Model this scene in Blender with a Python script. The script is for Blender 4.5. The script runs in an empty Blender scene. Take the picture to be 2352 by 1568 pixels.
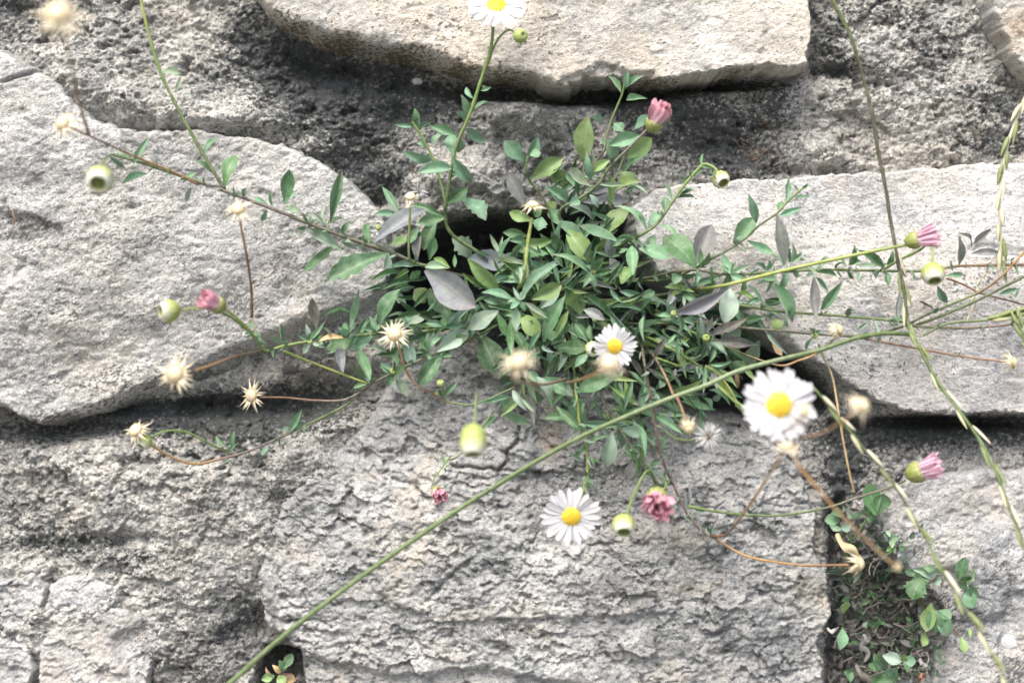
import bpy, bmesh, math, random
import numpy as np
from mathutils import Vector, Matrix

# ------------------------------------------------------------------ camera, sky, sun, exposure
random.seed(7)
SC = bpy.context.scene
COL = SC.collection
D = 0.50            # camera to mortar plane, metres
W = 0.34            # width of wall seen
Z0 = 1.0            # height of the camera above the ground
PX = W / 2352.0     # one unit of the layout grid, in metres at the mortar plane

cam_d = bpy.data.cameras.new('camera')
cam = bpy.data.objects.new('camera', cam_d)
COL.objects.link(cam)
cam.location = (0, -D, Z0)
cam.rotation_euler = (math.radians(90), 0, 0)
cam_d.sensor_width = 36.0
cam_d.lens = 36.0 * D / W
cam_d.clip_start = 0.005
cam_d.clip_end = 200
cam_d.dof.use_dof = True
cam_d.dof.focus_distance = D - 0.018
cam_d.dof.aperture_fstop = 5.4
SC.camera = cam

SUN_EL, SUN_AZ = math.radians(55), math.radians(203)   # high, behind the camera, a little to one side
world = bpy.data.worlds.new('World')
SC.world = world
world.use_nodes = True
wn = world.node_tree
bg = wn.nodes['Background']
sky = wn.nodes.new('ShaderNodeTexSky')
sky.sky_type = 'NISHITA'
sky.sun_disc = False
sky.sun_elevation = SUN_EL
sky.sun_rotation = SUN_AZ
sky.air_density = 1.0
sky.dust_density = 5.0
sky.ozone_density = 1.0
wn.links.new(sky.outputs['Color'], bg.inputs['Color'])
bg.inputs['Strength'].default_value = 0.115

sun_d = bpy.data.lights.new('sun', 'SUN')
sun = bpy.data.objects.new('sun', sun_d)
COL.objects.link(sun)
sun_d.energy = 1.45
sun_d.angle = math.radians(26)
sun_d.color = (1.0, 0.965, 0.905)
sd = Vector((math.sin(SUN_AZ) * math.cos(SUN_EL), math.cos(SUN_AZ) * math.cos(SUN_EL), math.sin(SUN_EL)))
sun.rotation_euler = sd.to_track_quat('Z', 'Y').to_euler()
sun.location = (0.3, -2, 3)

SC.view_settings.view_transform = 'Standard'
SC.view_settings.look = 'None'
SC.view_settings.gamma = 1
SC.view_settings.exposure = 1.45
SC.render.engine = 'CYCLES'
SC.cycles.max_bounces = 6
SC.cycles.use_denoising = True

# ------------------------------------------------------------------ helpers
def P(u, v, d=0.0):
    """layout grid (2352 x 1568) at d millimetres in front of the mortar plane -> world point"""
    k = (D - d * 0.001) / D
    return Vector(((u - 1176) * PX * k, -d * 0.001, Z0 + (784 - v) * PX * k))

def link(name, me, parent=None, mat=None):
    o = bpy.data.objects.new(name, me)
    COL.objects.link(o)
    if parent is not None:
        o.parent = parent
    if mat is not None and me is not None and not me.materials:
        me.materials.append(mat)
    return o

def tag(o, label=None, cat=None, group=None, kind=None):
    if label: o['label'] = label
    if cat: o['category'] = cat
    if group: o['group'] = group
    if kind: o['kind'] = kind
    return o

def mesh_from(name, verts, faces, smooth=True):
    me = bpy.data.meshes.new(name)
    me.from_pydata([tuple(v) for v in verts], [], faces)
    if smooth:
        me.polygons.foreach_set('use_smooth', [True] * len(me.polygons))
    me.update()
    return me

def _hash(ix, iy, seed):
    h = (ix * 374761393 + iy * 668265263 + seed * 974634541) & 0xffffffff
    h = ((h ^ (h >> 13)) * 1274126177) & 0xffffffff
    return h ^ (h >> 16)

_A = np.arange(256) * (2 * math.pi / 256)
_GX, _GY = np.cos(_A).astype(np.float32), np.sin(_A).astype(np.float32)

def perlin(x, y, seed=0):
    x0 = np.floor(x); y0 = np.floor(y)
    fx = (x - x0).astype(np.float32); fy = (y - y0).astype(np.float32)
    ix = x0.astype(np.int64); iy = y0.astype(np.int64)
    u = fx * fx * fx * (fx * (fx * 6 - 15) + 10)
    v = fy * fy * fy * (fy * (fy * 6 - 15) + 10)
    def g(dx, dy):
        k = _hash(ix + dx, iy + dy, seed) & 255
        return _GX[k] * (fx - dx) + _GY[k] * (fy - dy)
    a = g(0, 0); b = g(1, 0); c = g(0, 1); e = g(1, 1)
    return ((a + u * (b - a)) * (1 - v) + (c + u * (e - c)) * v) * 1.5

def fbm(x, y, octv=4, seed=0, gain=0.5):
    r = 0; a = 1.0; t = 0; f = 1.0
    for i in range(octv):
        r = r + a * perlin(x * f, y * f, seed + i * 17); t += a; a *= gain; f *= 2.03
    return r / t

def worley(x, y, seed=0):
    ix = np.floor(x).astype(np.int64); iy = np.floor(y).astype(np.int64)
    best = np.full(x.shape, 9.0, np.float32); val = np.zeros(x.shape, np.float32)
    for dx in (-1, 0, 1):
        for dy in (-1, 0, 1):
            h = _hash(ix + dx, iy + dy, seed)
            px = ix + dx + (h & 1023) / 1023.0; py = iy + dy + ((h >> 10) & 1023) / 1023.0
            dd = np.hypot(px - x, py - y).astype(np.float32)
            m = dd < best
            val = np.where(m, ((h >> 20) & 255) / 255.0, val).astype(np.float32)
            best = np.minimum(best, dd)
    return best, val

def scales(x, y, seed=0):
    """overlapping plates: offset of each point from its cell's centre, along y, and the cell's own value"""
    ix = np.floor(x).astype(np.int64); iy = np.floor(y).astype(np.int64)
    best = np.full(x.shape, 9.0, np.float32); val = np.zeros(x.shape, np.float32); off = np.zeros(x.shape, np.float32)
    for dx in (-1, 0, 1):
        for dy in (-1, 0, 1):
            h = _hash(ix + dx, iy + dy, seed)
            px = ix + dx + (h & 1023) / 1023.0; py = iy + dy + ((h >> 10) & 1023) / 1023.0
            dd = np.hypot(px - x, py - y).astype(np.float32)
            m = dd < best
            val = np.where(m, ((h >> 20) & 255) / 255.0, val).astype(np.float32)
            off = np.where(m, py - y, off).astype(np.float32)
            best = np.minimum(best, dd)
    return off, val

def smooth(t):
    t = np.clip(t, 0, 1)
    return t * t * (3 - 2 * t)

def poly_sd(X, Y, pts):
    """signed inside distance to a polygon and the value interpolated along the nearest edge"""
    best = np.full(X.shape, 1e9, np.float32); val = np.zeros(X.shape, np.float32)
    ins = np.zeros(X.shape, bool)
    n = len(pts)
    for i in range(n):
        ax, ay, av = pts[i]; bx, by, bv = pts[(i + 1) % n]
        dx, dy = bx - ax, by - ay
        t = np.clip(((X - ax) * dx + (Y - ay) * dy) / (dx * dx + dy * dy + 1e-9), 0, 1)
        dd = np.hypot(X - ax - t * dx, Y - ay - t * dy)
        m = dd < best
        val = np.where(m, av + (bv - av) * t, val); best = np.where(m, dd, best)
        c = (ay > Y) != (by > Y)
        ins ^= c & (X < (bx - ax) * (Y - ay) / (by - ay + 1e-12) + ax)
    return np.where(ins, best, -best), val

def line_dist(X, Y, pts):
    best = np.full(X.shape, 1e9, np.float32)
    for (ax, ay), (bx, by) in zip(pts[:-1], pts[1:]):
        dx, dy = bx - ax, by - ay
        t = np.clip(((X - ax) * dx + (Y - ay) * dy) / (dx * dx + dy * dy + 1e-9), 0, 1)
        best = np.minimum(best, np.hypot(X - ax - t * dx, Y - ay - t * dy))
    return best

# ------------------------------------------------------------------ node helper
class N:
    def __init__(self, name):
        self.m = bpy.data.materials.new(name); self.m.use_nodes = True
        self.t = self.m.node_tree; self.b = self.t.nodes['Principled BSDF']
        self.out = self.t.nodes['Material Output']
    def n(self, typ, **kw):
        x = self.t.nodes.new(typ)
        for k, v in kw.items():
            setattr(x, k, v)
        return x
    def l(self, a, b):
        self.t.links.new(a, b)
    def setin(self, sock, v):
        if hasattr(v, 'is_linked') or isinstance(v, bpy.types.NodeSocket): self.l(v, sock)
        else: sock.default_value = v
    def noise(self, vec, scale, detail=4, rough=0.55, dist=0.0):
        x = self.n('ShaderNodeTexNoise'); self.l(vec, x.inputs['Vector'])
        x.inputs['Scale'].default_value = scale; x.inputs['Detail'].default_value = detail
        x.inputs['Roughness'].default_value = rough; x.inputs['Distortion'].default_value = dist
        return x.outputs['Fac']
    def mapping(self, vec, rot=(0, 0, 0), scale=(1, 1, 1)):
        x = self.n('ShaderNodeMapping'); self.l(vec, x.inputs['Vector'])
        x.inputs['Rotation'].default_value = rot; x.inputs['Scale'].default_value = scale
        return x.outputs['Vector']
    def ramp(self, fac, stops):
        x = self.n('ShaderNodeValToRGB'); self.l(fac, x.inputs['Fac'])
        e = x.color_ramp.elements
        while len(e) < len(stops): e.new(0.5)
        for i, (p, c) in enumerate(stops):
            e[i].position = p; e[i].color = (*c, 1) if len(c) == 3 else c
        return x.outputs['Color']
    def rng(self, fac, a, b, c=0.0, d=1.0):
        x = self.n('ShaderNodeMapRange'); self.l(fac, x.inputs['Value'])
        for k, v in zip(('From Min', 'From Max', 'To Min', 'To Max'), (a, b, c, d)): x.inputs[k].default_value = v
        return x.outputs['Result']
    def mix(self, fac, a, b, mode='MIX'):
        x = self.n('ShaderNodeMix', data_type='RGBA', blend_type=mode)
        self.setin(x.inputs[0], fac); 
        for s, v in ((x.inputs[6], a), (x.inputs[7], b)):
            if isinstance(v, tuple): s.default_value = (*v, 1) if len(v) == 3 else v
            else: self.l(v, s)
        return x.outputs[2]
    def math(self, op, a, b=0.0):
        x = self.n('ShaderNodeMath', operation=op)
        self.setin(x.inputs[0], a); self.setin(x.inputs[1], b)
        return x.outputs[0]
    def bump(self, h, dist, strength=1.0, normal=None):
        x = self.n('ShaderNodeBump'); self.l(h, x.inputs['Height'])
        x.inputs['Distance'].default_value = dist; x.inputs['Strength'].default_value = strength
        if normal is not None: self.l(normal, x.inputs['Normal'])
        return x.outputs['Normal']

def stone_mat(name, light, mid, dark, cream, rot=0.0, aniso=3.0, spk=0.5, stain_shade=(0.10, 0.105, 0.11), rough=0.9, bump=1.0, creamfac=(0.5, 0.7), fks=900, fgate=0.15, salt=0.4, patchy=0.5):
    m = N(name)
    tc = m.n('ShaderNodeTexCoord').outputs['Object']
    v = m.mapping(m.mapping(tc, rot=(0, rot, 0)), scale=(1, 1, aniso))
    big = m.noise(v, 26, 5, 0.6, 0.4)
    midn = m.noise(v, 150, 6, 0.65, 0.6)
    fine = m.noise(v, 620, 5, 0.7)
    grain = m.noise(tc, 1500, 3, 0.6)
    s = m.math('ADD', m.math('MULTIPLY', big, 0.35), m.math('ADD', m.math('MULTIPLY', midn, 0.5), m.math('MULTIPLY', fine, 0.35)))
    base = m.ramp(s, [(0.475, dark), (0.58, mid), (0.675, light), (0.80, tuple(min(1, c * 1.22) for c in light))])
    # broad weathering: warm cream areas against cool blue-grey ones
    cr = m.rng(m.noise(tc, 24, 5, 0.6, 0.9), creamfac[0], creamfac[1], 0, 0.85)
    base = m.mix(cr, base, m.mix(0.6, base, cream, 'MIX'))
    cool = m.rng(m.noise(m.mapping(tc, rot=(0.4, 0.9, 0.2)), 31, 5, 0.62, 0.7), 0.50, 0.68, 0, patchy)
    base = m.mix(cool, base, m.mix(0.7, base, tuple(0.75 * a for a in (mid[0] * 0.92, mid[1], mid[2] * 1.05))))
    lich = m.rng(m.noise(m.mapping(tc, rot=(1.1, 0.2, 0.7)), 52, 6, 0.7, 1.2), 0.60, 0.70, 0, 0.55)
    base = m.mix(lich, base, tuple(min(1, 1.12 * a) for a in light))
    # mineral flecks, dark and white, gathered in patches
    patch = m.rng(m.noise(v, 75, 5, 0.65, 0.5), 0.36, 0.62, fgate, 1.0)
    fk = m.rng(m.noise(v, fks, 4, 0.75, 0.3), 0.44, 0.55, spk, 0.0)
    base = m.mix(m.math('MULTIPLY', fk, patch), base, tuple(0.6 * a + 0.4 * b for a, b in zip(dark, mid)))
    wf = m.rng(grain, 0.55, 0.70, 0, salt)
    base = m.mix(wf, base, tuple(min(1, c * 1.45) for c in light))
    df = m.rng(grain, 0.32, 0.44, salt * 0.9, 0)
    base = m.mix(df, base, tuple(0.7 * c for c in dark))
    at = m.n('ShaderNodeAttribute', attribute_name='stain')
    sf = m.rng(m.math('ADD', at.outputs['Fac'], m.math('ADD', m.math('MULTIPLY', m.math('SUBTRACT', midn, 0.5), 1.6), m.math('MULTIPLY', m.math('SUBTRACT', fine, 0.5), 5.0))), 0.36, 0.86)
    base = m.mix(m.math('MULTIPLY', sf, 0.92), base, stain_shade)  # lichen and dirt, plus shade painted into gaps and undersides
    at2 = m.n('ShaderNodeAttribute', attribute_name='rust')
    rf = m.rng(m.math('ADD', at2.outputs['Fac'], m.math('MULTIPLY', m.math('SUBTRACT', midn, 0.5), 1.5)), 0.4, 1.0)
    base = m.mix(m.math('MULTIPLY', rf, 0.7), base, (0.30, 0.21, 0.12))
    m.l(base, m.b.inputs['Base Color'])
    m.b.inputs['Roughness'].default_value = rough
    m.b.inputs['Specular IOR Level'].default_value = 0.3
    nn = m.bump(fine, 0.0011 * bump, 0.8)
    nn = m.bump(grain, 0.0005 * bump, 0.8, nn)
    m.l(nn, m.b.inputs['Normal'])
    return m.m

M_LEFT = stone_mat('stone_speckled_grey', (0.65, 0.645, 0.62), (0.40, 0.40, 0.39), (0.10, 0.108, 0.105), (0.64, 0.58, 0.48), rot=0.45, aniso=1.8, spk=0.75, stain_shade=(0.10, 0.10, 0.092), creamfac=(0.49, 0.68), salt=0.5, patchy=0.6)
M_TOP = stone_mat('stone_pale_cream', (0.69, 0.67, 0.62), (0.47, 0.46, 0.44), (0.15, 0.15, 0.14), (0.66, 0.58, 0.46), rot=0.2, aniso=1.6, spk=0.45, creamfac=(0.38, 0.58), stain_shade=(0.10, 0.082, 0.05), salt=0.3, patchy=0.45)
M_RIGHT = stone_mat('stone_pale_granite', (0.72, 0.71, 0.69), (0.50, 0.50, 0.495), (0.15, 0.155, 0.16), (0.68, 0.61, 0.52), rot=-0.25, aniso=1.5, spk=0.6, creamfac=(0.44, 0.62), salt=0.38, patchy=0.4)
M_LOW = stone_mat('stone_flaky_schist', (0.60, 0.595, 0.57), (0.36, 0.365, 0.36), (0.085, 0.095, 0.095), (0.56, 0.47, 0.35), rot=-0.15, aniso=1.6, spk=0.45, creamfac=(0.52, 0.70), salt=0.3, patchy=0.75)
M_LOWR = stone_mat('stone_blue_grey', (0.64, 0.64, 0.63), (0.40, 0.41, 0.415), (0.10, 0.11, 0.115), (0.64, 0.57, 0.48), rot=0.7, aniso=2.2, spk=0.55, creamfac=(0.44, 0.62), salt=0.35, patchy=0.65)
M_MORTAR = stone_mat('rough_mortar', (0.72, 0.70, 0.65), (0.42, 0.415, 0.39), (0.05, 0.058, 0.06), (0.66, 0.59, 0.49), rot=0.3, aniso=1.2, spk=0.85, stain_shade=(0.042, 0.050, 0.052), bump=1.5, creamfac=(0.50, 0.72), fks=480, fgate=0.35, salt=0.5, patchy=0.35)
# ------------------------------------------------------------------ the wall: mortar and stones
def axis(lo_f, hi_f, lo, hi, step, grow=1.16, mx=0.016):
    a = list(np.arange(lo_f, hi_f + step * 0.5, step))
    s = step; x = a[-1]
    while x < hi:
        s = min(mx, s * grow); x += s; a.append(x)
    s = step; x = a[0]; pre = []
    while x > lo:
        s = min(mx, s * grow); x -= s; pre.append(x)
    return np.array(pre[::-1] + a)

STEP = 0.00043
xs = axis((-50 - 1176) * PX, (2402 - 1176) * PX, -0.92, 0.92, STEP)
zs = axis((784 - 1610) * PX, (784 + 45) * PX, -Z0 - 0.02, 0.85, STEP)

def mm(u, v, d):
    k = (D - d * 0.001) / D
    return ((u - 1176) * PX * k * 1000, (784 - v) * PX * k * 1000)

def grid_mesh(name, X, Z, H, keep, attrs):
    """quads over the sub-grid whose faces are kept"""
    nz, nx = X.shape
    idx = np.arange(nz * nx).reshape(nz, nx)
    f = np.stack([idx[:-1, :-1], idx[:-1, 1:], idx[1:, 1:], idx[1:, :-1]], -1)
    f = f[keep]
    used = np.unique(f)
    remap = np.full(nz * nx, -1, np.int64); remap[used] = np.arange(len(used))
    f = remap[f].astype(np.int32)
    co = np.stack([X.ravel()[used] * 0.001, -H.ravel()[used] * 0.001, Z.ravel()[used] * 0.001 + Z0], -1).astype(np.float32)
    me = bpy.data.meshes.new(name)
    me.vertices.add(len(co)); me.vertices.foreach_set('co', co.ravel())
    nf = len(f)
    me.loops.add(nf * 4); me.loops.foreach_set('vertex_index', f.ravel())
    me.polygons.add(nf)
    me.polygons.foreach_set('loop_start', np.arange(nf, dtype=np.int32) * 4)
    me.polygons.foreach_set('loop_total', np.full(nf, 4, np.int32))
    me.polygons.foreach_set('use_smooth', np.ones(nf, bool))
    for k, a in attrs.items():
        at = me.attributes.new(k, 'FLOAT', 'POINT')
        at.data.foreach_set('value', a.ravel()[used].astype(np.float32))
    me.update(calc_edges=True)
    return me

XG, ZG = np.meshgrid(xs * 1000, zs * 1000)      # millimetres about the camera axis
COVER = np.full(XG.shape, -99.0, np.float32)

wall = tag(link('stone_wall', None), 'old wall of rough pale grey stones bedded in crumbling mortar', 'wall')
wall.location = (0, 0, 0)

# outline points: u, v, edge rounding (layout units)
STONES = [
 dict(n='left', H=14, bulge=4, mat=M_LEFT, label='broad speckled grey stone with a shadowed lower ledge', seed=3,
  poly=[(-520,-60,60),(-150,30,60),(0,100,40),(95,140,40),(165,205,35),(225,262,35),(300,285,30),(420,285,30),(520,300,28),(640,318,26),(720,350,22),(790,395,18),(845,440,16),(885,500,16),(908,580,20),(900,640,25),(905,690,30),(890,770,45),(820,830,45),(700,870,45),(560,905,40),(450,925,40),(330,940,40),(200,972,40),(120,990,36),(60,985,36),(0,950,36),(-200,960,60),(-520,940,60)],
  ledges=[([(915,672),(700,735),(610,775),(520,815),(430,850),(300,900),(230,935),(120,965),(60,1010),(700,1010),(960,900)], 11.0, 55),
          ([(-60,480),(60,490),(150,515),(160,548),(90,565),(-60,560)], 2.4, 18), ([(650,530),(760,520),(930,560),(930,720),(700,740),(640,690)], 3.6, 60), ([(-60,120),(90,150),(200,260),(330,300),(300,420),(120,430),(-60,400)], -2.5, 90), ([(330,560),(520,600),(620,700),(420,830),(250,900),(100,880),(200,700)], 2.6, 110)],
  cracks=[([(20,195),(60,175),(98,160)], 4, 2.5), ([(20,470),(34,515)], 7, 2.0)],
  tilt=(0.00, 0.010), rough=('granite', 1.0)),
 dict(n='top', H=18, mat=M_TOP, label='long pale cream stone with a dark weathered underside', seed=11,
  poly=[(470,-430,60),(1000,-470,60),(1780,-440,60),(1866,-380,20),(1864,-100,14),(1860,0,12),(1858,100,12),(1852,160,14),(1800,164,10),(1720,158,12),(1640,174,12),(1560,184,12),(1480,192,12),(1400,184,12),(1345,182,12),(1300,210,16),(1240,200,34),(1160,186,40),(1090,190,44),(1010,165,60),(930,150,80),(850,140,90),(770,128,95),(700,110,95),(640,80,85),(595,40,70),(560,-5,60),(530,-80,60)],
  ledges=[([(1285,182),(1340,168),(1380,150),(1430,165),(1500,170),(1500,230),(1285,230)], 2.0, 14)], cracks=[], tilt=(0.0, -0.012), rough=('smooth', 1.0)),
 dict(n='right', H=15, bulge=3, mat=M_RIGHT, label='pale granite stone beside the fleabane, smooth face and dark lower edge', seed=19,
  poly=[(1440,470,30),(1500,428,22),(1600,412,16),(1720,408,14),(1850,402,14),(1960,392,14),(2060,388,14),(2180,378,14),(2300,370,14),(2420,362,14),(2900,340,50),(2920,900,50),(2450,952,20),(2350,950,14),(2250,956,14),(2130,954,14),(2050,940,14),(1990,912,14),(1930,880,18),(1880,845,26),(1830,810,26),(1780,780,30),(1700,740,36),(1600,690,36),(1500,640,36),(1440,560,36)],
  ledges=[([(2230,560),(2420,575),(2420,600),(2230,585)], 1.0, 14)], cracks=[([(2260,585),(2352,592),(2420,600)], 3, 1.2)], tilt=(0.004, -0.006), rough=('granite', 0.5)),
 dict(n='low', H=12, bulge=8, mat=M_LOW, label='large flaky grey stone with cracks and scaly ledges below the plant', seed=29,
  poly=[(960,760,40),(1040,740,40),(1120,800,40),(1200,860,40),(1300,880,36),(1400,890,30),(1500,920,30),(1600,945,30),(1700,975,28),(1790,1010,26),(1835,1050,40),(1872,1110,40),(1892,1180,36),(1888,1250,30),(1912,1330,26),(1928,1400,24),(1898,1480,28),(1908,1568,30),(1900,1700,40),(1860,2010,50),(720,2010,50),(690,1650,30),(694,1568,18),(688,1505,22),(640,1480,30),(600,1450,34),(578,1390,40),(570,1330,44),(585,1260,46),(610,1190,50),(640,1130,40),(690,1080,60),(760,1010,70),(840,930,60),(900,850,50)],
  ledges=[([(980,1240),(1060,1275),(1110,1255),(1220,1255),(1330,1290),(1500,1340),(1560,1400),(1000,1420),(860,1350)], -1.6, 10),
          ([(620,1380),(680,1500),(900,1540),(1100,1520),(1400,1570),(1400,1650),(600,1650)], 3.0, 22),
          ([(1150,1090),(1260,1080),(1420,1075),(1460,1110),(1440,1230),(1300,1270),(1170,1230),(1120,1160)], 2.0, 18)],
  cracks=[([(1192,980),(1188,1010),(1165,1035),(1168,1060),(1145,1075),(1080,1070),(1040,1066)], 4, 3.2), ([(1145,1075),(1210,1080),(1290,1084)], 3, 2.0), ([(985,1370),(1040,1310),(1100,1265),(1160,1262),(1230,1265)], 5, 1.7), ([(590,1395),(640,1430),(720,1420),(760,1440)], 4, 2.0), ([(905,1100),(960,1110),(980,1140)], 5, 2.5)],
  tilt=(0.0, 0.008), rough=('flaky', 1.0)),
 dict(n='lowright', H=10, bulge=3, mat=M_LOWR, label='blue grey stone with a white chip at the weedy gap', seed=37,
  poly=[(2000,1180,26),(2040,1110,24),(2110,1085,22),(2220,1075,22),(2330,1070,22),(2450,1075,30),(2900,1080,50),(2920,2010,50),(2150,2010,50),(2130,1600,30),(2140,1500,30),(2180,1430,30),(2130,1370,30),(2060,1300,30),(2010,1250,26)],
  ledges=[([(2150,1300),(2210,1300),(2240,1420),(2330,1400),(2352,1500),(2200,1480),(2120,1420)], 2.0, 22), ([(2300,1360),(2420,1340),(2420,1650),(2340,1650),(2290,1500)], 1.8, 20)], cracks=[([(2300,1290),(2320,1340),(2316,1400),(2280,1440)], 5, 1.5)], tilt=(0.0, 0.0), rough=('granite', 1.2)),
 dict(n='topright', H=15, mat=M_TOP, label='tan cornered stone beside the rough pale mortar band', seed=41,
  poly=[(2170,-420,50),(2230,-100,40),(2262,0,30),(2278,60,26),(2305,120,22),(2335,170,20),(2360,188,20),(2480,200,30),(2900,230,50),(2920,-450,50)],
  ledges=[], cracks=[], tilt=(0, 0), rough=('smooth', 1.3)),
 dict(n='lowleft', H=10, mat=M_LOWR, label='cracked pale grey stone under rough mortar', seed=47,
  poly=[(98,1446,8),(160,1428,8),(215,1410,8),(272,1388,10),(330,1408,14),(366,1450,18),(356,1520,18),(330,1620,26),(300,2010,50),(40,2010,50),(72,1640,20),(92,1540,8),(97,1480,8)],
  ledges=[([(250,1460),(380,1400),(380,1620),(330,1620)], 2.5, 20)], cracks=[], tilt=(0, -0.01), rough=('flaky', 0.55)),
 dict(n='lowleft2', H=9, mat=M_LOWR, label='small wedge of pale layered stone between two cracks', seed=53,
  poly=[(112,1335,10),(150,1310,14),(215,1315,14),(262,1345,14),(284,1374,10),(235,1398,8),(165,1422,8),(104,1441,8),(104,1400,8)],
  ledges=[], cracks=[([(115,1330),(110,1370),(130,1410)], 4, 2)], tilt=(0, 0), rough=('flaky', 0.5)),
 dict(n='lowleft3', H=9, mat=M_LOWR, label='rounded grey stone end beside the cracked wedge', seed=59,
  poly=[(-500,1330,40),(-100,1318,30),(0,1325,18),(70,1316,14),(110,1340,10),(104,1390,8),(72,1428,8),(20,1450,8),(-60,1452,20),(-500,1450,40)],
  ledges=[], cracks=[], tilt=(0, 0), rough=('flaky', 0.6)),
 dict(n='lowleft4', H=8, mat=M_LOWR, label='pale grey stone below the rounded stone end', seed=61,
  poly=[(-500,1490,40),(-60,1464,16),(20,1456,8),(84,1445,8),(92,1490,8),(86,1540,10),(62,1600,16),(0,2010,40),(-500,2010,40)],
  ledges=[], cracks=[], tilt=(0, 0), rough=('flaky', 0.6)),
]

def surface(kind, amt, X, Z, seed):
    if kind == 'granite':
        h = 3.4 * fbm(X / 42, Z / 34, 4, seed, 0.5) + 1.0 * fbm((X + 0.5 * Z) / 9, (Z - 0.3 * X) / 6.5, 4, seed + 5, 0.6) - 2.6 * np.clip(fbm(X / 7, Z / 4.5, 3, seed + 15) - 0.2, 0, 1) + 0.6 * fbm(X / 2.4, Z / 1.7, 3, seed + 9, 0.7)
        return h * amt
    if kind == 'smooth':
        pit = np.clip(fbm(X / 6, Z / 5, 3, seed + 8) - 0.22, 0, 1)
        return amt * (1.3 * fbm(X / 45, Z / 30, 3, seed) + 0.6 * fbm(X / 8, Z / 5, 4, seed + 5, 0.6) + 0.38 * fbm(X / 2.2, Z / 1.6, 3, seed + 9, 0.7) - 2.2 * pit)
    wx = X + 7 * fbm(X / 13, Z / 11, 4, seed + 2, 0.6); wz = Z + 6 * fbm(X / 12, Z / 11, 4, seed + 3, 0.6)
    o1, c1 = scales((wx + 0.3 * wz) / 8.5, (wz + 0.2 * wx) / 6.6, seed + 61)
    o2, c2 = scales((wx - 0.4 * wz) / 4.4, (wz + 0.2 * wx) / 3.4, seed + 67)
    g1 = smooth(fbm(X / 22, Z / 19, 3, seed + 71) * 2.6 + 0.42); g2 = smooth(fbm(X / 15, Z / 13, 3, seed + 73) * 2.8 + 0.45)
    n = fbm(wx / 13, wz / 9.5, 4, seed, 0.55)
    t = n * 5.0; f = np.floor(t)
    ter = (f + smooth((t - f - 0.6) / 0.4)) / 5.0
    pit = np.clip(fbm(X / 5.5, Z / 4.2, 3, seed + 83, 0.6) - 0.2, 0, 1)
    return amt * (1.9 * (0.6 * o1 + c1 - 0.5) * g1 + 1.1 * (o2 + 0.8 * c2 - 0.4) * g2 + 1.0 * ter * (0.1 + 0.9 * smooth(fbm(X / 28, Z / 22, 3, seed + 41) * 2.4 + 0.45)) + 2.6 * fbm(X / 34, Z / 28, 3, seed + 51) + 1.1 * fbm(X / 6, Z / 4.8, 4, seed + 7, 0.6) - 6.5 * pit + 0.7 * fbm(X / 1.8, Z / 1.5, 2, seed + 9, 0.7))

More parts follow.
